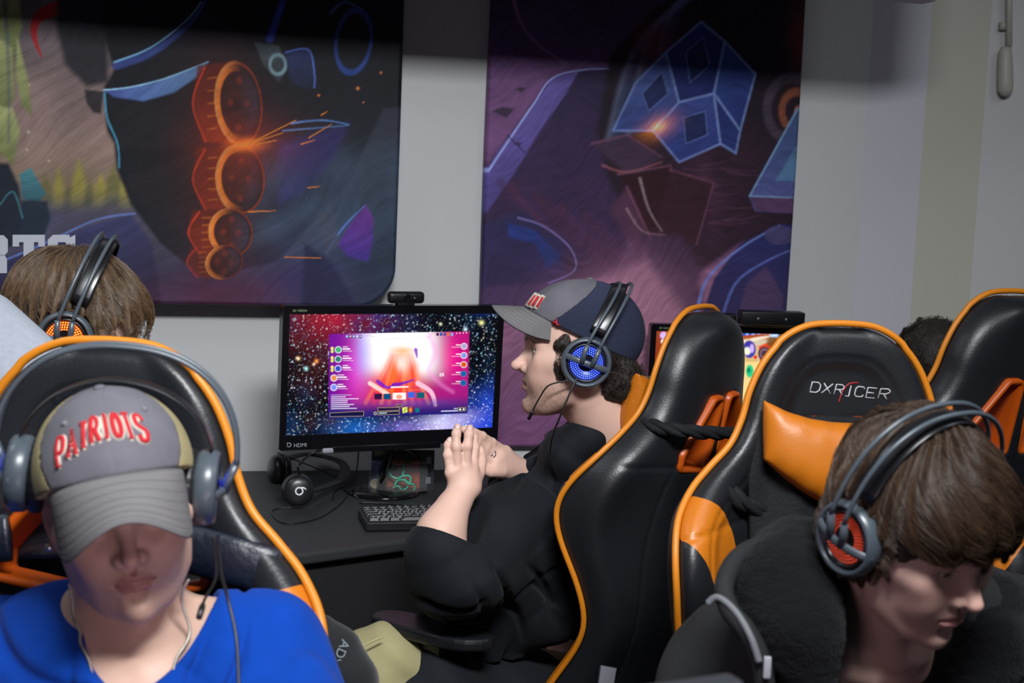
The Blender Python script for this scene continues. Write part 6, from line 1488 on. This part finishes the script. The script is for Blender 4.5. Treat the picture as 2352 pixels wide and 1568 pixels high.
def hair_t(p):
    q = HT.loc(p); d = hfull_t(p); y = np.abs(q[:, 1])
    cut = smax(.020-q[:, 0], q[:, 2]-(.034+.010*np.sin(q[:, 1]*90)*.5-.35*sm(y, .045, .075)*.1), .012)
    cut2 = smax(-.005-q[:, 0]*.0-(q[:, 0]-.030), q[:, 2]+.030, .01)
    d = smax(d, -cut, .008); d = smax(d, -smax(.012-q[:, 0], q[:, 2]+.030, .01), .008); d = smax(d, -(q[:, 2]+.088-.2*q[:, 0]), .01)
    return d
hb = sdf_obj('hair', hair_t, HT.o-.18, HT.o+.19, .0036, mat('brown_underlayer', (.030, .019, .012), .6), boy)
crown_t = A(-.045, -.01, .13)
def flow_of(H, cr_, fwd, down, side):
    R_ = H.R.astype(np.float32)
    def f(p, t):
        q = H.loc(p)-cr_.astype(np.float32); rad = np.stack([q[:, 0], q[:, 1], 0*q[:, 0]], 1); rad /= np.linalg.norm(rad, axis=1)[:, None]+.01
        v = rad+np.stack([fwd+0*q[:, 0], side*sm(q[:, 1], -.065, -.01), -down*(.3+t)+0*q[:, 0]], 1).astype(np.float32)+.22*np.stack([np.sin(q[:, 2]*60+q[:, 1]*30), np.sin(q[:, 0]*70+q[:, 2]*40), 0*q[:, 0]], 1).astype(np.float32)
        return v@R_.T
    return f
rt = surf_points(hfull_t, HT.o, .12, 46000, 5, keep=lambda q: ((HT.loc(q)[:, 2] > .03) | ((HT.loc(q)[:, 2] > .0) & (HT.loc(q)[:, 0] < .05)) | ((HT.loc(q)[:, 0] < .01) & (HT.loc(q)[:, 2] > -.08))))
def stop_t(p): q = HT.loc(p); return ((q[:, 0] > .042) & (q[:, 2] < .024+.007*np.sin(q[:, 1]*120))) | (q[:, 2] < -.095) | ((q[:, 0] > .012) & (q[:, 2] < -.045+.01*np.sin(q[:, 0]*300)))
strands('hair_strands', hb, hfull_t, rt, flow_of(HT, crown_t, .55, .8, .75), 14, .055+.05*np.random.RandomState(1).rand(len(rt)), .00019, M_hbr, lift=.0042, seed=2, stop=stop_t)
headset(HT, 'red', 'slate headset with red speaker ring on the person with brown fringe', half=.095, top=.152, cup_z=-.010, cup_x=-.012, arc_x=-.010, outd=.010, strapz=.143, tilt=-2)
# ---------------------------------------------------------------- person with orange-lit headset, back left
HB = Head(P(172, 756, 2.36), eul(10, 12, 0), k=1.0, lid=.6, neck=P(120, 905, 2.40))
def plain(H, sh, e, arms=True, w=.19):
    "a seated upper body under a head; sh = middle of the shoulders, yaw of the head"
    f = H.R[:, 0]*A(1, 1, 0); f = unit(f); l = np.cross(A(0, 0, 1), f)
    def g(p):
        a, b = sh+l*w-A(0, 0, .03), sh-l*w-A(0, 0, .03)
        d = chain(p, [a, sh+A(0, 0, .01), b], [.055+e, .06+e, .055+e]); d = smin(d, chain(p, [sh-A(0, 0, .10), sh-A(0, 0, .50)-f*.03], [.115+e, .13+e]), .09)
        for s_ in (-1, 1):
            q0 = sh+l*w*s_-A(0, 0, .03); q1 = q0+l*.04*s_-A(0, 0, .27)+f*.05; q2 = q1+f*.24+A(0, 0, .03)-l*s_*.05
            d = smin(d, chain(p, [q0, q1, q2], [.05+e, .042+e, .034+e]), .04)
        return d
    return g
def figure(name, H, sh, label, cloth, cname, base, w=.19, colf=None, step=.006):
    t0 = plain(H, sh, 0, w=w); t1 = plain(H, sh, .014, w=w); c = np.array(sh)
    e = empty('person', c-A(0, 0, .75), label=label, cat='person')
    f = lambda p: smin(H(p), t0(p), .04)
    sdf_obj('body', f, c-A(.38, .38, .62), np.maximum(H.o+.16, c+A(.38, .38, .1)), step, M_skin, e, colf=lambda p: H.colour(p, base, (.4, .16, .14), (.05, .03, .02)))
    def g(p):
        d = t1(p)-.005*np.sin(p[:, 0]*28+p[:, 2]*33+2*np.sin(p[:, 2]*12)); nk = rc(p, sh+A(0, 0, .03), sh+A(0, 0, .2), .07, .07)
        return smax(d, -nk, .01)
    sdf_obj(cname, g, c-A(.42, .42, .60), c+A(.42, .42, .14), .008, cloth, e)
    return e
pb = figure('person', HB, P(115, 960, 2.44), 'person with brown bowl-cut hair and orange-lit headset behind the big chair', M_tee, 'shirt', (.62, .40, .32), .18)
M_hmb = hair_mat('chestnut_hair', (.105, .062, .033), .36)
def hfull_b(p):
    q = HB.loc(p); q1 = q.copy(); q1[:, 1] = np.abs(q1[:, 1]); d = HB.skull(q, .011); d = smin(d, ell(q, (.050, 0, .040), (.060, .070, .050)), .03); d = smin(d, ell(q1, (.02, .070, .0), (.07, .024, .05)), .02); d = smin(d, ell(q, (-.055, 0, -.035), (.050, .066, .065)), .03)
    d = ear_dent(HB, -.002, -.006, d, q); w = np.arctan2(q[:, 1], q[:, 0]+.02); return d-.002*np.sin(w*30+q[:, 2]*30)-.0015*noise(p, 50, 3)
def hair_b(p):
    q = HB.loc(p); d = hfull_b(p); d = smax(d, -smax(.050-q[:, 0], q[:, 2]-.030, .01), .008); d = smax(d, -smax(.004-q[:, 0], q[:, 2]-.034+.25*(.06-q[:, 0]), .01), .008); return smax(d, -(q[:, 2]+.095), .01)
hb2 = sdf_obj('hair', hair_b, HB.o-.17, HB.o+.19, .0045, mat('brown_underlayer'), pb)
rb = surf_points(hfull_b, HB.o, .12, 30000, 6, keep=lambda q: (HB.loc(q)[:, 2] > .01) | (HB.loc(q)[:, 0] < -.01))
def stop_b(p): q = HB.loc(p); return ((q[:, 0] > .004) & (q[:, 2] < .032-.25*(.06-q[:, 0])+.006*np.sin(q[:, 0]*200))) | (q[:, 2] < -.10)
strands('hair_strands', hb2, hfull_b, rb, flow_of(HB, A(-.03, 0, .13), .30, 1.0, 0), 14, .06+.06*np.random.RandomState(1).rand(len(rb)), .00022, M_hmb, lift=.004, seed=8, stop=stop_b)
headset(HB, 'orange', 'headset with orange lights at the left, its arcs over brown hair', half=.098, top=.166, cup_z=-.006, cup_x=-.002, arc_x=.022, outd=.006, strapz=.158, tilt=-6)
# glasses arm by the temple
MB().tube([HB.w(.03, -.078, .004), HB.w(.095, -.070, .004)], .002, 6).tube([HB.w(.10, -.062+.02*math.cos(t), -.006+.016*math.sin(t)) for t in np.linspace(0, 6.28, 20)], .0016, 6).build('glasses', mat('dark_blue_plastic', (.02, .03, .10), .3), pb)
# ---------------------------------------------------------------- short dark hair, far right
HR = Head(P(2142, 872, 3.12), eul(78, 12, 0), k=1.0, neck=P(2142, 1010, 3.12))
pr_ = figure('person', HR, P(2142, 1070, 3.12), 'person with short black hair, head showing between two gaming chairs', M_tee, 'shirt', (.5, .32, .25), .18)
def hair_r(p): q = HR.loc(p); d = HR.skull(q, .008); d = smax(d, -smax(.055-q[:, 0], q[:, 2]-.06, .01), .006); return smax(d, -(q[:, 2]+.06), .008)-.0015*noise(p, 90, 3)
hr = sdf_obj('hair', hair_r, HR.o-.14, HR.o+.15, .005, M_hbase, pr_)
rr_ = surf_points(hair_r, HR.o, .1, 14000, 9)
strands('hair_strands', hr, hair_r, rr_, flow_of(HR, A(-.05, 0, .12), .2, .6, .2), 5, np.full(len(rr_), .018), .00028, hair_mat('black_hair', (.020, .014, .011)), lift=.006, seed=3)
# ---------------------------------------------------------------- pale grey sweatshirt at the left edge
M_gry = mat('pale_grey_jersey', hx('989da8'), .9, spec=.1, sheen=.1, bump=(500, .4), vary=(120, .06))
HG = Head(P(-330, 640, 2.10), eul(60, 20, 0), neck=P(-300, 760, 2.12))
pg = empty('person', P(-300, 1900, 2.15), label='person in pale grey sweatshirt, only a sloping shoulder showing at the left edge', cat='person')
def tg(p, e=0):
    d = chain(p, [P(-420, 840, 2.15), P(-250, 800, 2.13), P(-72, 790, 2.12), P(62, 908, 2.10), P(195, 1045, 2.08)], [.07+e, .075+e, .072+e, .066+e, .055+e]); d = smin(d, chain(p, [P(-260, 960, 2.18), P(-260, 1500, 2.2)], [.12+e, .14+e]), .08)
    return d
sdf_obj('body', lambda p: smin(HG(p), tg(p), .04), P(-260, 1500, 2.2)-A(.3, .25, .05), P(-200, 600, 2.15)+A(.4, .25, .12), .007, M_skin, pg, colf=lambda p: HG.colour(p, (.6, .4, .3), (.4, .2, .2)))
def swg(p):
    d = tg(p, .016)
    a, b = P(-10, 735, 2.02), P(75, 880, 2.02); ab = (b-a).astype(np.float32); t = np.clip(((p-a.astype(np.float32))@ab)/float(ab@ab), -.4, 1.6); l = np.linalg.norm((p-a.astype(np.float32)-t[:, None]*ab)*np.array([1, .35, 1], np.float32), axis=1)
    d = d+.012*np.exp(-(l/.016)**2)-.004*np.sin(p[:, 0]*30+p[:, 2]*26)
    return smax(d, -rc(p, HG.w(-.03, 0, -.09), HG.w(-.02, 0, 0), .07, .08), .01)
sdf_obj('sweatshirt', swg, P(-260, 1500, 2.2)-A(.32, .28, .05), P(-200, 620, 2.15)+A(.42, .28, .12), .007, M_gry, pg)
def hair_g(p): q = HG.loc(p); d = HG.skull(q, .012); return smax(smax(d, -smax(.05-q[:, 0], q[:, 2]-.05, .01), .006), -(q[:, 2]+.06), .008)
sdf_obj('hair', hair_g, HG.o-.14, HG.o+.15, .006, M_hbase, pg)
# ================================================================ CAMERA, LIGHT
cd = bpy.data.cameras.new('camera'); co = bpy.data.objects.new('camera', cd); COL.objects.link(co)
cd.sensor_width = 36; cd.lens = 50.006; cd.clip_start = .05
Mx = Matrix([[cr[0], cu[0], -fw[0]], [cr[1], cu[1], -fw[1]], [cr[2], cu[2], -fw[2]]]).to_4x4(); Mx.translation = Vector(CAM); co.matrix_world = Mx
cd.dof.use_dof = True; cd.dof.focus_distance = 2.85; cd.dof.aperture_fstop = 7.1
SC.camera = co
def area(name, loc, target, sx, sy, e, col):
    l = bpy.data.lights.new(name, 'AREA'); l.shape = 'RECTANGLE'; l.size = sx; l.size_y = sy; l.energy = e; l.color = col
    o = bpy.data.objects.new(name, l); COL.objects.link(o); o.location = loc
    o.rotation_euler = (Vector(target)-Vector(loc)).to_track_quat('-Z', 'Y').to_euler(); return o
key = area('ceiling_lamp', (.25, .45, 2.88), (-.38, 2.7, .9), .95, .5, 46, (.95, .98, 1.0)); key.data.spread = math.radians(97)
area('ceiling_lamp', (-1.6, 1.9, 2.90), (-1.2, 2.2, 0), .6, .6, 9, (.88, .94, 1.0))
area('ceiling_lamp', (1.7, 1.6, 2.90), (1.5, 2.0, 0), .6, .6, 9, (.88, .94, 1.0))
w = bpy.data.worlds.new('world'); SC.world = w; w.use_nodes = True
w.node_tree.nodes['Background'].inputs[0].default_value = (.55, .65, .85, 1); w.node_tree.nodes['Background'].inputs[1].default_value = .05
SC.view_settings.view_transform = 'Standard'; SC.view_settings.look = 'None'; SC.view_settings.gamma = 1; SC.view_settings.exposure = 0
